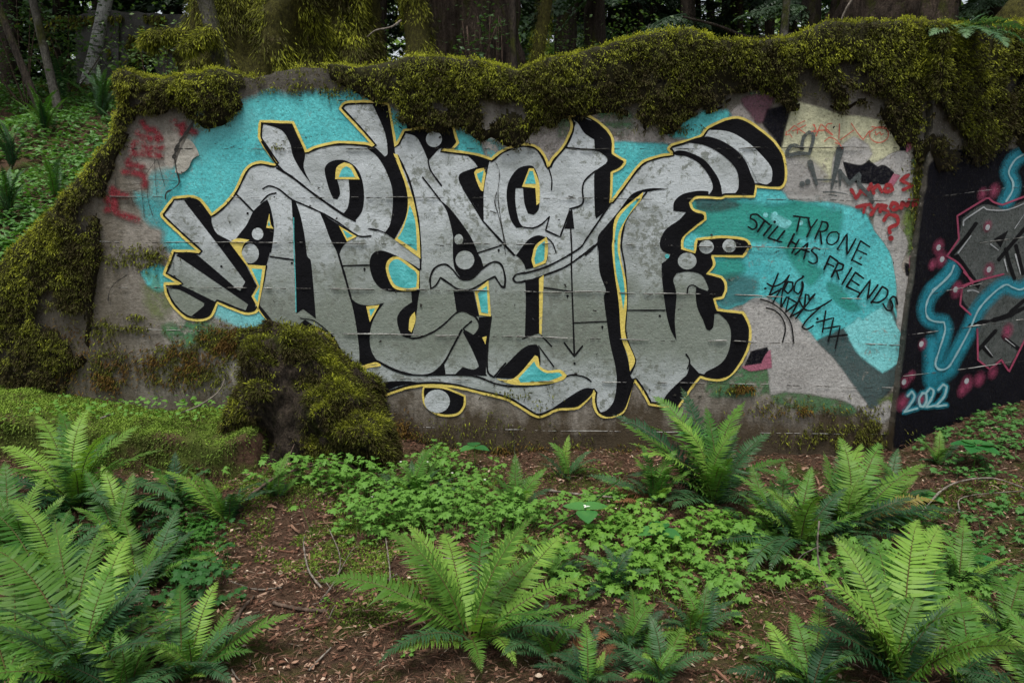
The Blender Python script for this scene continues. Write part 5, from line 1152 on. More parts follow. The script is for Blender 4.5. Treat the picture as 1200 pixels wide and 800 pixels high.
# dead bare branches and mossy boughs
def branch(name, label, pts, r0, r1, mat, cat='branch', n=20, parent=None, rough=.15, sides=6, shag=0):
    p = bezier_pts(pts, n); o0 = p[0].copy(); v, q, tr = tube(p - o0, np.linspace(r0, r1, len(p)), sides, rough, 3)
    mb = MB(); mb.add(v, q, tr); o = mb.build(name, M[mat], parent, True); o.location = o0
    if label: tag(o, label, cat)
    if shag:
        P, Nv, _, r_ = scatter(v, q, np.ones(len(q)), shag, 4); pc = P - np.array([(p - o0)[np.argmin(np.linalg.norm(p - o0 - a, axis=1))] for a in P]); Nv = np.where((np.sum(Nv * pc, 1) < 0)[:, None], -Nv, Nv)
        vv, tt, ti = tufts(P, Nv, Nv * .6 + np.array([0, 0, -.7]), r_, 7, .4, r_.uniform(.02, .07, shag), (.0025, .005), np.clip(r_.normal(.5, .2, shag), 0, 1), .2, .02)
        m2 = mesh_obj('hanging_moss', vv, [tt], M['moss'], o, False, {'tint': ti}); m2['kind'] = 'stuff'
    return o
D8 = lambda *pts: [at_depth(u, v, d) for u, v, d in pts]
M['deadwood'] = bark_mat('dead wood', (.09, .075, .06), (.27, .24, .20), 0, vscale=(30, 30, 30), bumpd=.004)
M['twig_dark'] = bark_mat('dark twig', (.05, .035, .025), (.14, .10, .075), 0, vscale=(30, 30, 30), bumpd=.004)
branch('mossy_bough', 'thick mossy bough jutting left from the maple trunks', D8((262, 44, 7.8), (235, 46, 7.7), (205, 42, 7.6), (180, 44, 7.5), (170, 56, 7.5)), .055, .05, 'bark_moss', sides=10, rough=.3, shag=1100)
branch('mossy_bough', 'shorter mossy bough stub beside the grey maple trunk', D8((250, 36, 7.3), (235, 48, 7.2), (214, 58, 7.1)), .045, .035, 'bark_moss', sides=10, rough=.3, shag=600)
branch('bare_branch', 'bare zigzag dead branch between the huge maple and the mossy trunk', D8((470, 24, 8.1), (458, 32, 8), (440, 36, 8), (430, 44, 8)), .012, .006, 'deadwood')
branch('bare_branch', 'bare white dead branch arching down above the right of the wall', D8((1005, -10, 8), (992, 10, 8), (984, 28, 8), (978, 40, 8)), .014, .006, 'deadwood')
branch('fallen_log', 'mossy fallen log lying behind the left end of the wall', [at_depth(-40, 112, 12.9), at_depth(60, 106, 13.0), at_depth(160, 104, 13.0), at_depth(260, 102, 13.1)], .10, .08, 'bark_moss', 'log', sides=12, rough=.25, shag=900)
branch('mossy_branch', 'long curved dark branch crossing the conifers behind the wall', D8((930, 40, 11), (880, 44, 11), (840, 30, 11), (800, 20, 11)), .03, .015, 'bark_dark')

# far woods that read as one mass
mb = MB(); r = np.random.default_rng(5)
for i in range(620):
    y = r.uniform(19, 34); x = r.uniform(-1, 1) * y * .95; z = gz(np.array(x), np.array(y)) + r.uniform(.2, 11) ; sc = r.uniform(1.2, 2.6)
    if 560 < (600 + x / y * 850) < 930 and r.random() < .68: continue
    v, q, t = SPRL[i % 3]; mb.add((v * sc * np.array([1, 1.3, 1])) @ rotm(r.uniform(0, 6.3), r.uniform(-.3, .2)).T + np.array([x, y, float(z)]), None, t)
o = mb.build('far_woods', M['needles']); tag(o, 'dark mass of conifer foliage deep in the woods', 'woods', kind='stuff')
mb = MB()
for i in range(260):
    y = r.uniform(30, 42); x = r.uniform(-1, 1) * y * .9; z = gz(np.array(x), np.array(y)) + r.uniform(0, 7); sc = r.uniform(1.5, 3.2)
    v, q, t = SPRL[i % 3]; mb.add((v * sc * np.array([1, 1.3, 1])) @ rotm(r.uniform(0, 6.3), r.uniform(-.3, .2)).T + np.array([x, y, float(z)]), None, t)
o = mb.build('far_thicket', M['needles_lit']); tag(o, 'thicket coloured lighter as if lit, glimpsed beyond the conifers', 'thicket', kind='stuff')
mb = MB()
for i in range(60):
    y = r.uniform(20, 36); x = r.uniform(-1, 1) * y * .85; z = float(gz(np.array(x), np.array(y)))
    v, q, t = tube(np.array([[x, y, z - .2], [x + r.normal(0, .1), y, z + 6], [x + r.normal(0, .2), y, z + 14]]), np.array([1, .8, .4]) * r.uniform(.08, .25), 7); mb.add(v, q, t)
o = mb.build('far_trunks', M['bark_dark'], None, True); tag(o, 'distant thin trunks packed deep in the woods', 'woods', kind='stuff')

# leafy scatter helper: small pointed leaves in clumps
def leaf_cloud(P, size, r, up=.6, mat='shrubleaf', name='foliage', parent=None, lw=.32):
    n_ = len(P); az = r.uniform(0, 6.28, n_); D_ = np.stack([np.cos(az), np.sin(az), r.normal(.0, .35, n_)], -1)
    Nv = np.array([0, 0, up]) + r.normal(0, .35, (n_, 3)); L = size * r.uniform(.6, 1.3, n_)
    v, t, ti = blades(P, D_, Nv, L, L * lw, .1)
    return mesh_obj(name, v, [t], M[mat], parent, False, {'tint': ti})
def shrub(label, u, v_, d, rx, rz, cnt, size, name='shrub', group=None):
    c = at_depth(u, v_, d); g = float(gz(c[0], c[1])); r = np.random.default_rng(int(u * 7 + v_)); t = empty(name, (c[0], c[1], g)); tag(t, label, 'shrub', group)
    h = max(.25, c[2] - g)
    P = r.normal(0, 1, (cnt, 3)) * np.array([rx, rx * .8, rz]) * .5 + np.array([0, 0, h]); cl = fbm(P, 3.0, 3, int(u)); P = P[cl > -.2]; P[:, 2] = np.abs(P[:, 2])
    leaf_cloud(P, size, r, parent=t)
    for i in range(5):
        e = np.array([r.normal(0, rx * .35), r.normal(0, rx * .3), h + rz * .3]); vv, q, tr = tube(bezier_pts([[0, 0, -.05], e * .5 + r.normal(0, .04, 3), e], 8), np.linspace(.014, .004, 9)[:len(bezier_pts([[0, 0, 0], e * .5, e], 8))], 5); mb = MB(); mb.add(vv, q, tr); mb.build('stem', M['twig_dark'], t, True)
shrub('airy light green shrub behind the leaning saplings', 20, 30, 11.5, 1.6, 1.6, 2200, .075)
shrub('light green shrub beside the pale alder', 75, 55, 12.5, 1.2, 1.3, 1300, .07)
shrub('small shrub catching light between the mossy trunk and the conifers', 612, 62, 11, .8, .7, 900, .06)
shrub('leafy shoots in front of the brown cedar trunk', 545, 45, 8.8, .5, .35, 240, .06)
shrub('leafy sprig to the right of the brown cedar', 578, 30, 8.8, .35, .3, 130, .06)
shrub('low shrub under the conifers by the slender mossy trunk', 650, 66, 12, .9, .5, 700, .06)

shrub('pale shrub half hidden behind the thickest conifer', 720, 50, 15, 1.2, .9, 900, .08)
shrub('sunlit shrub deep among the slim conifers', 860, 48, 16, 1.3, .8, 900, .08)
shrub('leafy shrub in front of the arched ruin', 190, 70, 11.5, .8, .6, 700, .07)
shrub('dark shrub at the edge of the huge maple', 440, 50, 10.5, .9, .8, 900, .06)
# carpet of broad leaves on the bank behind the left end of the wall
r = np.random.default_rng(31); cnt = 28000
y = 5.3 + r.random(cnt) ** 1.3 * 9; x = -y * r.uniform(.42, 1.0, cnt)
ok = (fbm(xy0(x, y), 1.1, 3, 6) > -.35); x, y = x[ok], y[ok]
P = np.stack([x, y, gz(x, y) + r.uniform(.02, .12, len(x)) + .05 * fbm(xy0(x, y), 2, 2, 3)], -1)
o = leaf_cloud(P, .07, r, 1.0, 'cover', 'ground_cover', lw=.38); tag(o, 'bright green broad-leaved carpet on the bank left of the wall', 'ground cover', kind='stuff')

mb = MB()
for i in range(150):
    y = r.uniform(14.5, 18); x = -y * r.uniform(.1, .95); z = float(gz(np.array(x), np.array(y))) + r.uniform(0, 5); sc = r.uniform(.9, 1.7)
    v, q, t = SPRL[i % 3]; mb.add((v * sc * np.array([1, 1.3, 1])) @ rotm(r.uniform(0, 6.3), r.uniform(-.4, .2)).T + np.array([x, y, z]), None, t)
o = mb.build('dark_undergrowth', M['needles']); tag(o, 'dark evergreen undergrowth massed behind the far ruin', 'undergrowth', kind='stuff')
# concrete ruin standing back among the trees
ru = empty('far_ruin', (-6.6, 13.2, float(gz(-6.6, 13.2)))); tag(ru, 'old grey concrete ruin with an arched opening among the trees', 'ruin'); ru.location = (0, 0, 0)
fp = Plane((0, 13.2, 0), (0, 1, 0))
outl = [(90, 125), (88, 18), (120, 12), (160, 14), (200, 16), (236, 20), (290, 24), (300, 125), (186, 125), (184, 92), (180, 74), (172, 64), (164, 62), (156, 66), (149, 76), (147, 92), (146, 125)]
o2 = []
for i_ in range(len(outl)):
    a_, b2 = np.array(outl[i_], float), np.array(outl[(i_ + 1) % len(outl)], float); k_ = max(1, int(np.linalg.norm(b2 - a_) / 5)); o2 += [tuple(a_ + (b2 - a_) * t_ / k_) for t_ in range(k_)]
o2 = np.array(o2); o2 = o2 + np.stack([fbm(xy0(o2[:, 0], o2[:, 1]), .15, 3, 2), fbm(xy0(o2[:, 0], o2[:, 1]), .1, 3, 4)], -1) * np.array([2.0, 3.0]); outl = o2
tr = tess(outl); f = fp.at(o2[:, 0], o2[:, 1]); bk = f + np.array([0, .5, 0]); m_ = len(f); k = np.arange(m_); k2 = (k + 1) % m_
mesh_obj('wall_face', np.vstack([f, bk]), [np.stack([k, k2, m_ + k2, m_ + k], -1), np.concatenate([tr, tr[:, ::-1] + m_])], M['concrete_far'], ru)
a = fp.at(np.array([136, 141, 141, 136]), np.array([20, 20, 125, 125]), .06); bq = np.vstack([a, a + np.array([0, .05, 0])])
mesh_obj('pilaster', bq, [np.array([[0, 1, 2, 3], [0, 4, 5, 1], [1, 5, 6, 2], [2, 6, 7, 3], [3, 7, 4, 0]])], M['concrete_far'], ru)
n_ = 5000; u = r.normal(0, 50, n_) + 170; vv = 18 + np.abs(r.normal(0, 22, n_)); P = fp.at(u, vv, .01); P = P[fbm(P, 2.5, 3, 8) > .05]; n_ = len(P)
v, t, ti = blades(P, np.array([0, -.5, -.8]) + r.normal(0, .3, (n_, 3)), np.tile([0, -1.0, 0], (n_, 1)) + r.normal(0, .4, (n_, 3)), r.uniform(.05, .14, n_), r.uniform(.012, .025, n_), .3, np.clip(r.normal(.4, .2, n_), 0, 1))
o = mesh_obj('moss', v, [t], M['moss'], ru, False, {'tint': ti}); o['kind'] = 'stuff'
# mossy boulder behind the right end
rx, ry, rz_ = at_depth(1195, 22, 6.4)
th, ph = np.meshgrid(np.linspace(0, np.pi, 22), np.linspace(0, 2 * np.pi, 36, endpoint=False), indexing='ij')
V = np.stack([np.sin(th) * np.cos(ph) * .55, np.sin(th) * np.sin(ph) * .4, np.cos(th) * .9], -1); V = V * (1 + .25 * fbm(V.reshape(-1, 3), 2.2, 4, 3).reshape(th.shape))[..., None]
bo = mesh_obj('boulder', V.reshape(-1, 3), [grid_faces(22, 36, True)], M['bark_moss'], None, True); bo.location = (rx + .15, 6.4, rz_ - .75); tag(bo, 'mossy boulder on the bank above the right end of the wall', 'boulder')
# ------------------------------------------------------------------ ferns
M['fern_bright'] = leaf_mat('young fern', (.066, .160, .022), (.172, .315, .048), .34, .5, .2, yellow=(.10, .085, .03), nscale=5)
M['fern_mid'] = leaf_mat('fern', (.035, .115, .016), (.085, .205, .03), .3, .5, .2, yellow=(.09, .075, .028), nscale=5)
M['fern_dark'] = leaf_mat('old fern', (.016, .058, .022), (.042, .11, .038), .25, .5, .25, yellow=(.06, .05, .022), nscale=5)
M['fern_dead'] = leaf_mat('dead fern', (.10, .045, .02), (.24, .12, .05), .2, .7, .2, nscale=9)
M['fern_gold'] = leaf_mat('yellowing fern', (.20, .17, .04), (.34, .28, .07), .3, .5, .3, nscale=9)

M['fern_pale'] = leaf_mat('pale blue-green fern', (.05, .12, .05), (.11, .20, .085), .3, .5, .3, nscale=9)
def frond_mesh(L, W, elev0, bend, seed, pairs=None, side=0.0, crinkle=.12):
    """sword fern frond from the origin, arching in the XZ plane towards +X"""
    r = np.random.default_rng(seed); n = 40; t = np.linspace(0, 1, n)
    el = elev0 - bend * t ** 1.25; hd = side * t ** 1.5
    T = np.stack([np.cos(el) * np.cos(hd), np.cos(el) * np.sin(hd), np.sin(el)], -1)
    path = np.vstack([[0, 0, 0], np.cumsum(T[:-1] * L / (n - 1), 0)])
    Bn = np.stack([-np.sin(hd), np.cos(hd), np.zeros(n)], -1); Nn = np.cross(T, Bn)
    tw = r.normal(0, .25) * t; c, s_ = np.cos(tw)[:, None], np.sin(tw)[:, None]; Bn, Nn = Bn * c + Nn * s_, Nn * c - Bn * s_
    mb = MB(); v, q, tr = tube(path[::3], np.linspace(.0042, .0009, n)[::3] * (L / .7) ** .5, 4, cap=False); mb.add(v, q, None, a=.0)
    pairs = pairs or int(23 + L * 23)
    tt = .13 + (.985 - .13) * (np.arange(pairs) / (pairs - 1)) ** .94
    for sd in (-1, 1):
        tj = tt + (.3 if sd > 0 else 0) / pairs * .8; tj = np.minimum(tj, .99)
        g = lambda A_: np.stack([np.interp(tj, t, A_[:, k]) for k in range(3)], -1)
        P, Tt, B_, N_ = g(path), g(T), g(Bn), g(Nn)
        w = W * np.minimum(1, ((tj - .02) / .24) ** .6) * np.where(tj > .35, 1 - ((tj - .35) / .655) ** 1.9, 1) * r.uniform(.9, 1.06, pairs)
        w = np.maximum(w, .002)
        sp = L * np.gradient(tt); pw = np.minimum(sp * .41, w * .26)[:, None]
        a = np.interp(tj, [0, .5, 1], [.05, .22, .75]) + r.normal(0, crinkle * .5, pairs)
        d = sd * B_ * np.cos(a)[:, None] + Tt * np.sin(a)[:, None] + N_ * (r.normal(.18, crinkle, pairs))[:, None]
        ch = Tt * np.cos(a)[:, None] - sd * B_ * np.sin(a)[:, None] + N_ * r.normal(0, crinkle * 1.3, pairs)[:, None]
        st = []
        for s, hw in ((0, .55), (.16, 1.0), (.55, .8)):
            ctr = P + d * (w * s)[:, None] - N_ * (.22 * w * s ** 2)[:, None] + Tt * (.10 * w * s ** 2)[:, None]
            st += [ctr - ch * pw * hw, ctr + ch * pw * hw * (1.15 if s < .3 else 1)]
        tip = P + d * w[:, None] - N_ * (.26 * w)[:, None] + Tt * (.16 * w)[:, None]; st.append(tip)
        V = np.stack(st, 1); k = np.arange(pairs)[:, None] * 7
        q = np.concatenate([k + [[0, 2, 3, 1]], k + [[2, 4, 5, 3]]]); tr = k + [[4, 6, 5]]
        al = np.repeat(np.clip(1.0 - .2 * tj ** 3 + r.normal(0, .06, pairs), 0, 1), 7)
        mb.add(V.reshape(-1, 3), q, tr, a=al)
    return mb

FSEED = [100]
def add_frond(root, base, tip, mat, Wf=.122, sag=None, r=rnd):
    """a frond from base to tip (world points); arches above the chord"""
    FSEED[0] += 1
    ch = tip - base; c = float(np.linalg.norm(ch)); az = math.atan2(ch[1], ch[0]); el = math.asin(max(-1, min(1, ch[2] / c)))
    bend = sag if sag is not None else r.uniform(.7, 1.45)
    L = c * (1 + bend ** 2 / 24.0) * 1.03
    mb = frond_mesh(L, L * Wf * r.uniform(.9, 1.12) + .008, el + bend * .5, bend, FSEED[0], side=r.uniform(-.25, .25))
    o = mb.build('frond', M[mat], root); o.location = base - np.array(root.location); o.rotation_euler = (0, 0, az)
    return o
def fern(label, bu, bv, fronds, name='sword_fern', extra=(), mat='fern_bright', group=None, Wf=.125, fill=13, young=False):
    """fronds: (tip_u, tip_v, depth offset of the tip in metres[, material[, bend]])"""
    g = ground_at(bu, bv)
    for _ in range(4): g = ground_at(bu, bv, float(gz(g[0], g[1])))
    g[2] = float(gz(g[0], g[1])); root = empty(name, tuple(g)); tag(root, label, 'fern', group)
    for f in fronds:
        tip = at_depth(f[0], f[1], g[1] + f[2]); zmin = float(gz(tip[0], tip[1])) + .03
        if tip[2] < zmin: tip[2] = zmin
        b = g + np.array([rnd.uniform(-.035, .035), rnd.uniform(-.03, .03), -.01])
        add_frond(root, b, tip, f[3] if len(f) > 3 and f[3] else mat, Wf, f[4] if len(f) > 4 else None)
    for (az, L, el, mt) in extra:
        tip = g + np.array([math.cos(az) * math.cos(el), math.sin(az) * math.cos(el), math.sin(el)]) * L
        tip[2] = max(tip[2], float(gz(tip[0], tip[1])) + .03)
        if tip[1] < wall_y(tip[0]) - .05: add_frond(root, g + np.array([0, 0, -.01]), tip, mt, Wf)
    ms = [math.dist(g, at_depth(f[0], f[1], g[1] + f[2])) for f in fronds]; La = sum(ms) / len(ms)
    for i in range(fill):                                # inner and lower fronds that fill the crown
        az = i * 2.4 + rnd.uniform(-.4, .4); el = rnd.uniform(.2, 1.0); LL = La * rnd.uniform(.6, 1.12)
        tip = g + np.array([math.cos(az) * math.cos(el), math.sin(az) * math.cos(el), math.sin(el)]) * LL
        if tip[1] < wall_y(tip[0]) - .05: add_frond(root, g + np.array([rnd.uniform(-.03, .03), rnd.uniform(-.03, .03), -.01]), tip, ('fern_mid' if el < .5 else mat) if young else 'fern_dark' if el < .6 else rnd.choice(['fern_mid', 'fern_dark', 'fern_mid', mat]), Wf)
    return root
def low(n, L=.5, mt='fern_dark', a0=0.0, a1=2 * math.pi, el=.1):
    return [(a0 + (a1 - a0) * (i + rnd.uniform(-.3, .3)) / max(1, n), L * rnd.uniform(.75, 1.15), el + rnd.uniform(-.1, .15), mt) for i in range(n)]
d_, m_, b_, g_ = 'fern_dark', 'fern_mid', 'fern_bright', 'fern_gold'
fern('bright sword fern spreading from bare brown litter in the open', 556, 752, [(382, 687, .22), (438, 637, .42), (444, 705, .05), (486, 661, .3, m_), (519, 637, .45), (560, 627, .5, m_), (620, 629, .5), (626, 657, .3), (672, 637, .42), (704, 699, .15), (690, 720, .0, m_), (460, 772, -.2), (565, 798, -.28), (700, 790, -.15, d_), (436, 800, -.2, d_), (610, 790, -.25), (650, 800, -.2, d_)], fill=6, young=True)
fern('tall sword fern growing against the wall under the last silver letter', 836, 592, [(722, 500, .22), (761, 471, .36, m_), (798, 459, .42, d_), (869, 475, .36, m_), (903, 514, .25, d_), (876, 501, .1), (733, 529, .05), (736, 543, -.02), (744, 568, -.1), (717, 494, .32, d_), (818, 480, .3, m_), (930, 548, .1, m_), (771, 598, -.22, d_), (884, 635, -.22, d_), (800, 540, -.05, b_), (850, 520, .2, d_), (905, 590, -.1, d_)], extra=low(4, .45, d_, math.pi, 2 * math.pi))
fern('sword fern beside the white painted stripe, its outer fronds yellowing', 990, 622, [(960, 532, .25), (989, 517, .3), (1010, 525, .32), (1044, 530, .3, m_), (1085, 549, .2), (1137, 612, .05, d_), (1104, 600, -.02, g_), (939, 571, .12, m_), (1025, 624, -.12), (954, 552, .3, d_), (880, 560, .1, m_), (920, 596, -.05, d_), (1068, 575, .1, m_), (1010, 560, .05), (975, 650, -.25, d_)], extra=low(4, .42, d_, math.pi, 2 * math.pi))
fern('drooping dark-fronded fern between the two wall ferns', 940, 640, [(862, 718, -.35, d_), (898, 706, -.35, d_), (893, 575, .1), (955, 550, .2, m_), (876, 602, .0), (830, 640, -.1, d_), (985, 660, -.1, d_), (910, 600, .05, m_)])
fern('large sword fern with tall upright fronds near the yellowing fern', 1052, 800, [(967, 635, .35), (989, 634, .4), (1059, 619, .5), (1086, 622, .5), (912, 661, .2), (957, 702, .0), (1105, 660, .35, m_), (1118, 700, .15), (1017, 755, -.15), (1030, 640, .42, m_), (1075, 690, .2), (1130, 770, .0, m_), (930, 740, .0, d_), (1000, 690, .2)])
fern('low sword fern of narrow arching fronds left of the large upright fern', 950, 812, [(858, 742, .2), (888, 733, .25), (870, 772, .05, m_), (925, 722, .25, m_), (962, 705, .3, b_), (845, 800, .0, d_), (1000, 760, .1, d_), (900, 800, -.1)])
fern('broad-fronded fern rising on the litter slope below the dark painted panel', 1232, 838, [(1122, 796, .15), (1146, 772, .25), (1188, 726, .35), (1216, 700, .4), (1165, 760, .3, m_), (1250, 700, .3), (1150, 820, .0)], Wf=.12)
fern('big sword fern in front of the mossy slab', 92, 600, [(38, 496, .3), (76, 488, .35, m_), (98, 485, .38), (113, 517, .25), (172, 502, .25), (195, 538, .12), (4, 532, .2), (-10, 566, .1, m_), (60, 505, .3, d_), (147, 512, .3, m_), (147, 602, -.1, d_), (222, 612, -.05, d_), (-20, 600, .0, d_), (200, 580, .05, d_), (60, 560, -.05, b_), (20, 640, -.15, d_), (120, 560, .05), (215, 640, -.2, d_)], extra=low(6, .5, d_, math.pi * .9, 2.1 * math.pi))
fern('sword fern with long upright fronds crowding the big slab fern', 96, 800, [(57, 619, .45), (110, 626, .42), (159, 634, .42), (34, 664, .3), (147, 662, .3, m_), (-8, 650, .35), (-6, 732, .1), (80, 690, .2), (190, 720, .1, m_), (120, 740, .0), (10, 700, .2, m_), (215, 655, .3, d_), (60, 740, .0, m_)], extra=low(4, .4, m_, math.pi, 2 * math.pi))
fern('young sword fern at the edge of the brown litter patch', 226, 790, [(259, 685, .28), (191, 706, .22), (166, 719, .18), (153, 757, .05), (276, 711, .2), (348, 728, .1), (240, 797, -.12), (300, 770, .0, m_), (215, 690, .3, m_)], extra=low(4, .32, d_, math.pi, 2 * math.pi))
fern('slender fern with a leaning frond below the mossy slab', 262, 612, [(184, 560, .05), (200, 575, -.05, m_), (232, 560, .15, m_), (290, 580, .1, d_)])
fern('small fern on the mossy mound below the block', 322, 600, [(342, 530, .12), (310, 560, .05, m_), (352, 560, .1, m_), (300, 590, .0, d_)])
fern('small fern rising from the leafy patch below the wall', 486, 590, [(445, 552, .1), (500, 527, .2), (520, 523, .2, m_), (468, 545, .1, m_), (540, 560, .05, d_)])
fern('tall-stemmed small fern beside the leafy patch and a bare stalk', 605, 605, [(602, 532, .1, m_), (540, 572, .05), (560, 590, .0), (640, 570, .1), (655, 585, .0), (574, 560, .1, m_), (630, 612, -.08, b_), (645, 552, .15, m_)])
fern('dark fern lying low near the three-leaved plant', 720, 690, [(700, 640, .1, d_), (745, 740, -.2, d_), (690, 735, -.15, d_), (765, 700, -.05, d_), (728, 655, .15, m_)])
fern('low dark fern under the bright open fern', 690, 800, [(620, 790, .0, d_), (760, 775, .1, d_), (735, 800, -.05, d_), (720, 760, .15, 'fern_dead'), (650, 770, .1, d_)])
fern('small bright fern shoots beside the pale herb patch', 740, 760, [(745, 690, .15), (770, 710, .1), (720, 720, .1, m_), (790, 740, .05, m_)])
fern('dry brown fern fronds collapsed by the wall fern', 770, 590, [(700, 575, .0, 'fern_dead'), (720, 600, -.1, 'fern_dead'), (742, 570, .1, 'fern_dead'), (690, 560, .2, d_)])
fern('mid-sized fern with spread-out fronds on the slope beside the dark seedlings', 1120, 690, [(1060, 640, .15), (1085, 620, .25, m_), (1130, 612, .25), (1170, 640, .15, m_), (1180, 680, .0, d_), (1075, 690, -.05, d_)], fill=8)
fern('dark spreading fern in the hollow below the pale herbs', 815, 740, [(760, 700, .1, d_), (790, 680, .15, m_), (840, 690, .15, d_), (870, 720, .05, d_), (770, 745, -.05, d_), (830, 780, -.15, d_), (860, 760, -.1, m_)], fill=6)
fern('small fern at the wall foot right of the leafy patch', 665, 560, [(640, 520, .1, m_), (668, 510, .12), (695, 530, .08, d_), (630, 545, .0, d_), (705, 555, .0, m_)], fill=5)
fern('fern tucked against the slab front beside the big slab fern', 210, 590, [(170, 545, .1, m_), (205, 530, .15, d_), (235, 545, .1, m_), (250, 580, .0, d_), (180, 600, -.05, d_)], fill=6)
fern('narrow-fronded fern on the mossy ground between herb patches', 655, 680, [(610, 640, .12, m_), (640, 628, .18), (680, 640, .15, m_), (700, 670, .05, d_), (620, 690, .0, d_), (690, 705, -.08, m_)], fill=8)
fern('fern beside the stem fallen over the dark-fronded fern', 1010, 705, [(965, 660, .1, m_), (1000, 640, .2), (1040, 650, .15, m_), (960, 715, .0, d_), (1050, 700, .0, d_)], fill=8)
fern('fern spreading under the dark seedlings at the litter slope', 1180, 745, [(1130, 700, .15), (1165, 680, .25, m_), (1205, 680, .2), (1130, 745, .0, d_), (1225, 730, .05, m_)], fill=8)
fern('fern drooping over the hollow below the large bright fern patch', 775, 800, [(715, 765, .1, d_), (760, 735, .2, m_), (800, 740, .2), (840, 770, .05, d_), (730, 800, -.05, m_)], fill=8)
fern('tall fern with crowded fronds behind the long upright fern', 20, 660, [(-20, 560, .3), (15, 545, .35, m_), (50, 560, .3), (75, 590, .2, m_), (-30, 620, .15, m_), (90, 640, .0, d_), (35, 620, .1)], fill=10)
fern('arching fern between the slab front and the dense dark fern', 140, 640, [(90, 560, .25, m_), (125, 548, .3), (165, 556, .25), (205, 590, .1, m_), (225, 640, -.05, d_), (160, 610, .1)], fill=10)
fern('fern filling the corner below the long upright fern', 150, 815, [(90, 740, .2), (130, 710, .3, m_), (175, 720, .25), (210, 760, .1, m_), (60, 790, .05, m_)], fill=9)
fern('small fern beside the round-leaved plant below the dark painted panel', 1100, 545, [(1070, 515, .08, m_), (1100, 505, .1), (1130, 520, .06, d_), (1075, 550, -.02, d_)], fill=5)
fern('dry brown fern frond fallen on the litter by the three-leaved plants', 640, 770, [(720, 750, .1, 'fern_dead', .2), (700, 770, .0, 'fern_dead', .2)], name='dead_fern')
fern('dense dark fern filling the gap below the big slab fern', 60, 690, [(-15, 600, .3, m_), (20, 590, .3), (85, 600, .3, m_), (130, 612, .25, d_), (-20, 660, .1, d_), (175, 640, .2, m_), (120, 690, -.05, d_), (160, 690, .0, d_), (30, 640, .2, b_), (-10, 700, .0, m_)], fill=8)
fern('fern with pale curling tips between the slab fern and the young litter fern', 168, 690, [(110, 620, .2), (152, 608, .28), (205, 618, .25), (250, 655, .1, m_), (240, 625, .2, d_), (190, 640, .1, m_), (215, 600, .3, d_), (130, 660, .05, d_)], fill=6)
fern('fern with broad lower fronds beside the long upright fern', 10, 812, [(-30, 690, .3), (30, 650, .45), (70, 700, .25, m_), (50, 760, .1), (-10, 760, .1, m_), (110, 770, .05, d_)], fill=6)
fern('sprawling fern between the tall wall fern and the yellowing fern', 905, 628, [(850, 560, .15, m_), (880, 548, .25), (925, 545, .25, m_), (948, 575, .1), (835, 600, .05, m_), (860, 650, -.1, d_), (930, 660, -.15, d_), (900, 600, .05, b_)], fill=7)
fern('fern leaning out from the wall base beside the dark panel edge', 1050, 590, [(1020, 535, .15, m_), (1052, 528, .2, d_), (1080, 560, .05), (1095, 580, .0, m_), (1010, 570, .05, d_), (1065, 610, -.1, d_)], fill=4)
fern('feathery fern in front of the large upright fern', 1128, 812, [(1080, 720, .25), (1110, 690, .35, m_), (1140, 705, .3), (1175, 740, .2, m_), (1060, 770, .05), (1190, 790, .0, d_)], fill=5)
# licorice fern rooted in the moss on top of the wall
P0 = MAIN.at(1130, 36, .0); root = empty('licorice_fern', tuple(P0)); tag(root, 'pale fern hanging over the mossy top of the wall', 'fern')
for (u, v_, off) in ((1078, 40, .0), (1074, 52, .06), (1108, 56, .12), (1112, 22, -.05), (1142, 62, .14), (1150, 68, .14), (1172, 66, .12), (1180, 44, .05), (1150, 18, -.05), (1126, 56, .16), (1165, 30, .0), (1095, 26, -.05)):
    add_frond(root, P0 + np.array([rnd.uniform(-.05, .05), rnd.uniform(-.05, .02), 0]), MAIN.at(u, v_ + 2, .1 + off), 'fern_pale', .2, .9)
# ferns standing behind the wall
for (lab, u, v_, d, n, L) in (('upright bushy fern behind the broken left corner of the wall', 205, 92, 7.6, 16, .75), ('upright bushy fern next to the pale alder', 118, 112, 10.2, 14, .8), ('fern clump under the leaning saplings', 50, 128, 9.4, 16, .65), ('fern clump at the foot of the dark sapling', 8, 150, 8.2, 12, .55),
                          ('dark fern clump on the leafy bank', 5, 205, 6.6, 14, .5), ('fern clump between the alder and the broken corner', 150, 135, 8.8, 14, .7), ('fern clump uphill of the fallen log', 70, 96, 11.8, 12, .8), ('small fern showing above the wall beside the mossy trunk', 432, 78, 6.6, 8, .5), ('fern sprouting above the low end of the wall', 418, 70, 9.5, 10, .7), ('pale feathery fern in the middle of the leafy bank', 60, 190, 7.2, 7, .55)):
    p = at_depth(u, v_, d); x, y = p[0], p[1]; z = float(gz(x, y)); root = empty('wood_fern', (x, y, z)); tag(root, lab, 'fern')
    base = np.array([x, y, z])
    for i in range(n):
        az = i * 2.4 + rnd.uniform(-.4, .4); el = rnd.uniform(.7, 1.25); LL = L * rnd.uniform(.7, 1.1)
        add_frond(root, base, base + np.array([math.cos(az) * math.cos(el), math.sin(az) * math.cos(el), math.sin(el)]) * LL, rnd.choice([m_, d_, d_]), .07)

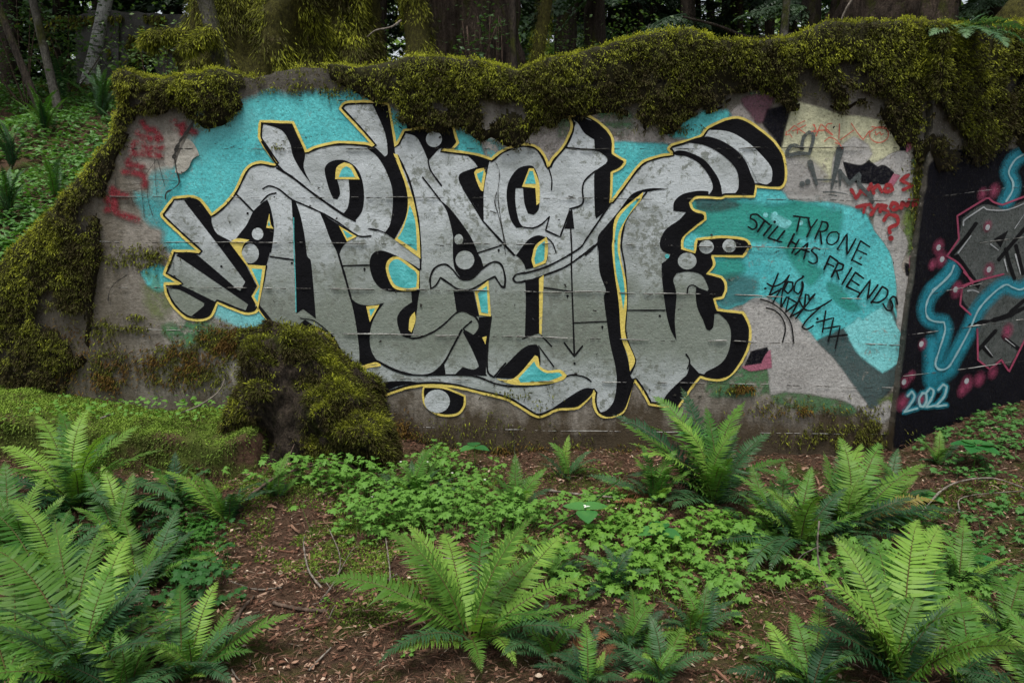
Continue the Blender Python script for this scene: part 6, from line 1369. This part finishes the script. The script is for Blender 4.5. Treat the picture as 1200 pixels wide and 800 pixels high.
# ------------------------------------------------------------------ three-leaved plants and round-leaved plants
M['broadleaf'] = leaf_mat('broad leaf', (.03, .14, .035), (.07, .22, .05), .3, .35, .5, nscale=14)
M['petal'] = leaf_mat('white petal', (.7, .68, .62), (.8, .8, .76), .3, .5, .3)
def oval_leaf(L, W, droop=.25, cup=.12, pts=9, heart=.0):
    """broad pointed leaf along +X with a midrib fold"""
    t = np.linspace(0, 1, pts); w = W * .5 * np.sin(np.pi * t ** .75) ** .85; w[-1] = 0
    z = -droop * L * t ** 2
    mid = np.stack([t * L, 0 * t, z - cup * w], -1); l = np.stack([t * L - heart * L * (1 - t) ** 3, w, z + cup * w], -1); rr = l * np.array([1, -1, 1])
    V = np.stack([l, mid, rr], 1).reshape(-1, 3); return V, grid_faces(pts, 3)
def trillium(label, u, v_, size=.11, h=.14, nleaf=3, flower=False, rot=.4, gzz=None, name='trillium_plant'):
    p = ground_at(u, v_ + 12); 
    for _ in range(3): p = ground_at(u, v_ + 12, float(gz(p[0], p[1])))
    p[2] = float(gz(p[0], p[1])); root = empty(name, tuple(p)); tag(root, label, 'plant')
    v, q, t = tube([[0, 0, -.02], [.004, 0, h * .5], [0, 0, h]], [.003, .0025, .002], 5); mb = MB(); mb.add(v, q, t); mb.build('stem', M['fern_mid'], root, True)
    for i in range(nleaf):
        V, q = oval_leaf(size, size * .82, .22, .1); o = mesh_obj('leaf', V, [q], M['broadleaf'], root, True, {'tint': np.ones(len(V))}); o.location = (0, 0, h - .003 * i); o.rotation_euler = (0, -.12, rot + i * 2 * math.pi / nleaf)
    if flower:
        for i in range(3):
            V, q = oval_leaf(.02, .012, .2, .1, 5); o = mesh_obj('petal', V, [q], M['petal'], root, True, {'tint': np.ones(len(V))}); o.location = (0, 0, h + .01); o.rotation_euler = (0, -.3, i * 2.1)
trillium('large three-leaved plant beside the mossy hump', 686, 618, .125, .15, flower=True, rot=.5)
trillium('three-leaved plant with drooping leaves right of the mossy hump', 772, 632, .11, .10, rot=1.4)
trillium('small three-leaved plant close to the wall by the bare stalk', 604, 508, .09, .28, rot=.9)
trillium('three-leaved plant half hidden in the tall wall fern', 815, 535, .12, .22, rot=1.0)
trillium('small three-leaved plant behind the leafy patch', 556, 540, .10, .16, rot=1.7)
trillium('round-leaved plant below the dark painted panel', 1140, 540, .13, .16, 5, rot=.2, name='round_leaved_plant')
trillium('low round-leaved plant in the litter beside the yellowing fern', 1088, 578, .08, .05, 4, rot=.6, name='round_leaved_plant')
trillium('round-leaved seedling beside the litter slope fern', 1150, 655, .07, .05, 4, rot=.1, name='round_leaved_plant')

# ------------------------------------------------------------------ low leafy herbs
M['herb'] = leaf_mat('herb leaves', (.045, .14, .022), (.12, .26, .045), .35, .5, .15, nscale=9)
M['herb_pale'] = leaf_mat('pale herb leaves', (.08, .20, .025), (.18, .34, .055), .35, .5, .15, nscale=9)
M['herb_dark'] = leaf_mat('dark herb leaves', (.03, .10, .025), (.065, .17, .04), .3, .5, .15, nscale=9)
ang = np.linspace(0, 2 * np.pi, 15); lob = np.array([.25, .75, .55, .95, .6, .9, .62, 1.05, .62, .9, .6, .95, .55, .75])
def herb(label, spots, mat, size=(.010, .030), h=(.02, .17), name='herb_patch', seed=1):
    r = np.random.default_rng(seed); mb = MB()
    for (u, v_, ru, rv, cnt) in spots:
        for i in range(cnt):
            gx_, gy_ = r.normal(0, .5, 2); p = ground_at(u + gx_ * ru, v_ + gy_ * rv)
            if p[1] > wall_y(p[0]) - .06: continue
            hh_ = r.uniform(*h); z = float(gz(p[0], p[1])); p[2] = z
            k = r.integers(2, 5); lean = r.normal(0, .03, 2); topp = p + np.array([lean[0], lean[1], hh_])
            v, q, t = tube(np.array([p, topp]), .0012, 3, cap=False); mb.add(v, q, None, a=.6)
            for j in range(k):
                s = r.uniform(*size); az = r.uniform(0, 6.28); c = topp + np.array([math.cos(az), math.sin(az), r.uniform(-.5, .3)]) * s * 1.1
                th_ = ang[:-1] + az + math.pi; e = np.stack([np.cos(th_) * lob * s, np.sin(th_) * lob * s, np.zeros(14)], -1)
                tl = r.normal(0, .3, 2); e[:, 2] = e[:, 0] * tl[0] + e[:, 1] * tl[1] - .25 * np.linalg.norm(e, axis=1) ** 2 / s
                V = np.vstack([c + np.array([0, 0, .002]), c + e]); mb.add(V, None, [(0, 1 + a, 1 + (a + 1) % 14) for a in range(14)], a=r.uniform(.6, 1))
    o = mb.build(name, M[mat]); tag(o, label, 'herbs', kind='stuff')
herb('leafy green herb patch in front of the block and wall', [(410, 572, 50, 18, 110), (470, 595, 66, 28, 190), (540, 600, 66, 30, 190), (600, 625, 50, 26, 90), (440, 615, 50, 20, 60), (350, 575, 50, 12, 40), (520, 555, 50, 14, 80)], 'herb', seed=2)
herb('pale lobed herb leaves below the tall wall fern', [(735, 632, 46, 14, 35), (800, 650, 70, 22, 80), (860, 640, 60, 18, 50), (740, 700, 60, 40, 50), (770, 680, 60, 20, 34), (690, 660, 60, 18, 34), (690, 635, 40, 12, 18)], 'herb_pale', (.016, .028), (.03, .12), seed=3)
herb('sprinkling of herb leaves at the left of the litter patch', [(230, 620, 30, 22, 70), (215, 660, 30, 20, 50), (245, 560, 14, 8, 30), (200, 640, 30, 30, 50), (95, 660, 30, 20, 30)], 'herb', (.012, .022), (.02, .08), seed=4)
herb('small dark seedlings scattered over the right-hand litter', [(1130, 560, 60, 22, 60), (1160, 610, 50, 40, 60), (1120, 640, 40, 30, 30), (1185, 540, 30, 20, 50), (1110, 535, 40, 12, 50), (1160, 520, 40, 14, 50), (1150, 680, 40, 24, 30), (1190, 660, 20, 40, 20)], 'herb_dark', (.012, .024), (.02, .06), seed=5)
herb('tiny leaves sprouting on the mossy slab', [(60, 472, 60, 6, 0), (640, 600, 30, 12, 20), (420, 700, 60, 40, 8), (480, 760, 40, 20, 6), (600, 690, 60, 30, 12)], 'herb', (.010, .018), (.015, .04), seed=6, name='seedlings')
herb('low mixed leaves filling the ground under the left-hand ferns', [(60, 640, 90, 40, 120), (180, 600, 60, 30, 60), (150, 720, 80, 40, 70), (30, 740, 60, 40, 50), (240, 700, 40, 40, 30)], 'herb_dark', (.012, .034), (.02, .12), seed=8)
herb('low mixed leaves filling the ground under the right-hand ferns', [(900, 650, 80, 40, 90), (1000, 680, 90, 40, 110), (1120, 720, 70, 40, 80), (830, 700, 60, 40, 60), (700, 600, 60, 24, 40), (1060, 620, 60, 24, 50), (650, 700, 60, 40, 40)], 'herb', (.010, .030), (.02, .10), seed=9)
# small leaves on top of the slab
r = np.random.default_rng(41); n_ = 260; x = r.uniform(-3.3, -1.7, n_); y = r.uniform(4.15, 4.55, n_)
P = np.stack([x, y, np.full(n_, .315) + r.uniform(0, .05, n_)], -1); o = leaf_cloud(P, .035, r, 1.2, 'herb', 'creeping_leaves', lw=.4); tag(o, 'small creeping leaves on top of the mossy slab', 'ground cover', kind='stuff')
# white blossoms among the herbs
for i, (u, v_) in enumerate(((501, 541), (470, 541), (452, 594), (437, 582), (530, 554), (568, 562), (607, 548), (726, 652), (719, 618))):
    p = ground_at(u, v_ + 22); z = float(gz(p[0], p[1])); q = at_depth(u, v_, p[1]); root = empty('white_blossom', (p[0], p[1], z)); tag(root, 'tiny white blossom on a thin stem among the leafy herbs', 'flower', 'tiny white blossoms among the herbs')
    hh_ = max(.05, q[2] - z); v, qd, t = tube([[0, 0, 0], [.004, .004, hh_ * .5], [0, 0, hh_]], .0012, 4); mb = MB(); mb.add(v, qd, t); mb.build('stem', M['fern_mid'], root)
    for k in range(5):
        V, qd = oval_leaf(.009, .007, .2, .1, 5); o = mesh_obj('petal', V, [qd], M['petal'], root, True, {'tint': np.ones(len(V))}); o.location = (0, 0, hh_); o.rotation_euler = (.3, -.4, k * 1.256)

# ------------------------------------------------------------------ twigs and fallen sticks
def stick(label, pts, r0, r1, mat='deadwood', name='fallen_twig', n=18, side=None):
    P = []
    for (u, v_, h) in pts:
        p = ground_at(u, v_)
        for _ in range(4): p = ground_at(u, v_, float(gz(p[0], p[1])) + h)
        P.append(p)
    o = branch(name, label, P, r0, r1, mat, 'twig', n * 2, rough=.5)
    if side:
        for pts2 in side:
            Q_ = []
            for (u, v_, h) in pts2:
                p = ground_at(u, v_)
                for _ in range(4): p = ground_at(u, v_, float(gz(p[0], p[1])) + h)
                Q_.append(p)
            c = branch('side_twig', None, Q_, r1 * 1.1, r1 * .5, mat, None, 12); c.parent = o; c.location = Q_[0] - P[0]
stick('pale crooked twig standing out of the moss on the litter patch', [(378, 690, .01), (362, 668, .03), (356, 640, .05), (357, 628, .08)], .005, .003)
stick('forked grey twig lying on moss beside the litter patch', [(375, 705, .01), (395, 675, .03), (398, 650, .04), (386, 620, .05)], .004, .002, side=[[(395, 675, .03), (412, 645, .03), (420, 640, .03)], [(388, 690, .02), (372, 668, .03)]])
stick('long arching brown branch lying over the mossy mound', [(272, 595, .01), (300, 575, .05), (330, 556, .08), (380, 543, .10), (410, 545, .08), (432, 565, .03)], .010, .005, 'twig_dark', side=[[(380, 543, .10), (392, 530, .14)], [(330, 556, .08), (345, 520, .2)]])
stick('short broken stick with pale ends on brown litter', [(320, 706, .012), (345, 712, .015), (384, 716, .012)], .009, .008, 'twig_dark')
stick('pale thin stick on brown litter', [(362, 785, .01), (388, 758, .012)], .004, .003)
stick('reddish bark strip on the litter patch', [(272, 732, .01), (285, 712, .012), (298, 698, .01)], .009, .004, 'twig_dark')
stick('thin straight twig across the litter patch', [(268, 680, .01), (300, 690, .012), (330, 688, .01)], .004, .003)
stick('thin pale stick lying behind the bright open fern', [(490, 664, .02), (520, 655, .02), (545, 652, .02)], .006, .005)
stick('pale upright dead stalk at the edge of the leafy patch', [(456, 695, .0), (457, 670, .05), (452, 630, .12)], .004, .002)
stick('grey stick lying along the foot of the wall', [(640, 574, .03), (690, 580, .03), (735, 584, .02)], .007, .005)
stick('green stem leaning from the wall fern to the ground', [(640, 622, .02), (690, 592, .1), (728, 560, .2)], .005, .003, 'fern_mid')
stick('long curved branch arching over the litter below the dark panel', [(1072, 610, .01), (1110, 570, .08), (1160, 560, .1), (1210, 575, .06)], .006, .004, 'deadwood', side=[[(1124, 600, .03), (1130, 582, .05), (1205, 574, .05)]])
stick('thin bare stem fallen across the dark-fronded fern', [(978, 702, .02), (962, 672, .1), (958, 640, .2), (960, 610, .3)], .005, .003, side=[[(960, 640, .2), (940, 650, .14), (932, 662, .1)]])
stick('pale twig hanging over the mossy slab to the block', [(206, 486, .30), (235, 474, .36), (258, 456, .42), (266, 432, .52)], .006, .003)
stick('short pale twig on top of the mossy slab', [(118, 490, .33), (134, 484, .33)], .005, .004)
stick('tall bare stalk standing before the wall', [(605, 570, .0), (603, 530, .2), (601, 498, .4)], .004, .002, 'deadwood')
for i in range(26):
    u, v_ = rnd.choice([(rnd.uniform(260, 480), rnd.uniform(660, 795)), (rnd.uniform(1060, 1200), rnd.uniform(560, 720)), (rnd.uniform(640, 860), rnd.uniform(570, 760))]); a = rnd.uniform(0, 3.14); l = rnd.uniform(10, 28)
    o_ = ('pale' if i % 2 else 'dark')
    stick('thin %s twig scattered on the forest floor' % o_, [(u, v_, .012), (u + math.cos(a) * l * .5, v_ + math.sin(a) * l * .3 + rnd.uniform(-2, 2), .018), (u + math.cos(a) * l, v_ + math.sin(a) * l * .6, .012)], rnd.uniform(.002, .004), .0015, 'deadwood' if i % 2 else 'twig_dark', n=8)
    COL.objects[-1]['group'] = 'scattered %s twigs' % o_

# ------------------------------------------------------------------ put the roots at the base of their things
for root, base in ((WALL, (0.0, 4.5, 0.0)), (blk, (-1.15, 4.2, 0.0)), (slb, (-2.4, 4.2, 0.0)), (ru, (-6.6, 13.2, float(gz(-6.6, 13.2))))):
    base = Vector(base); root.location = base
    for c in root.children: c.location = c.location - base
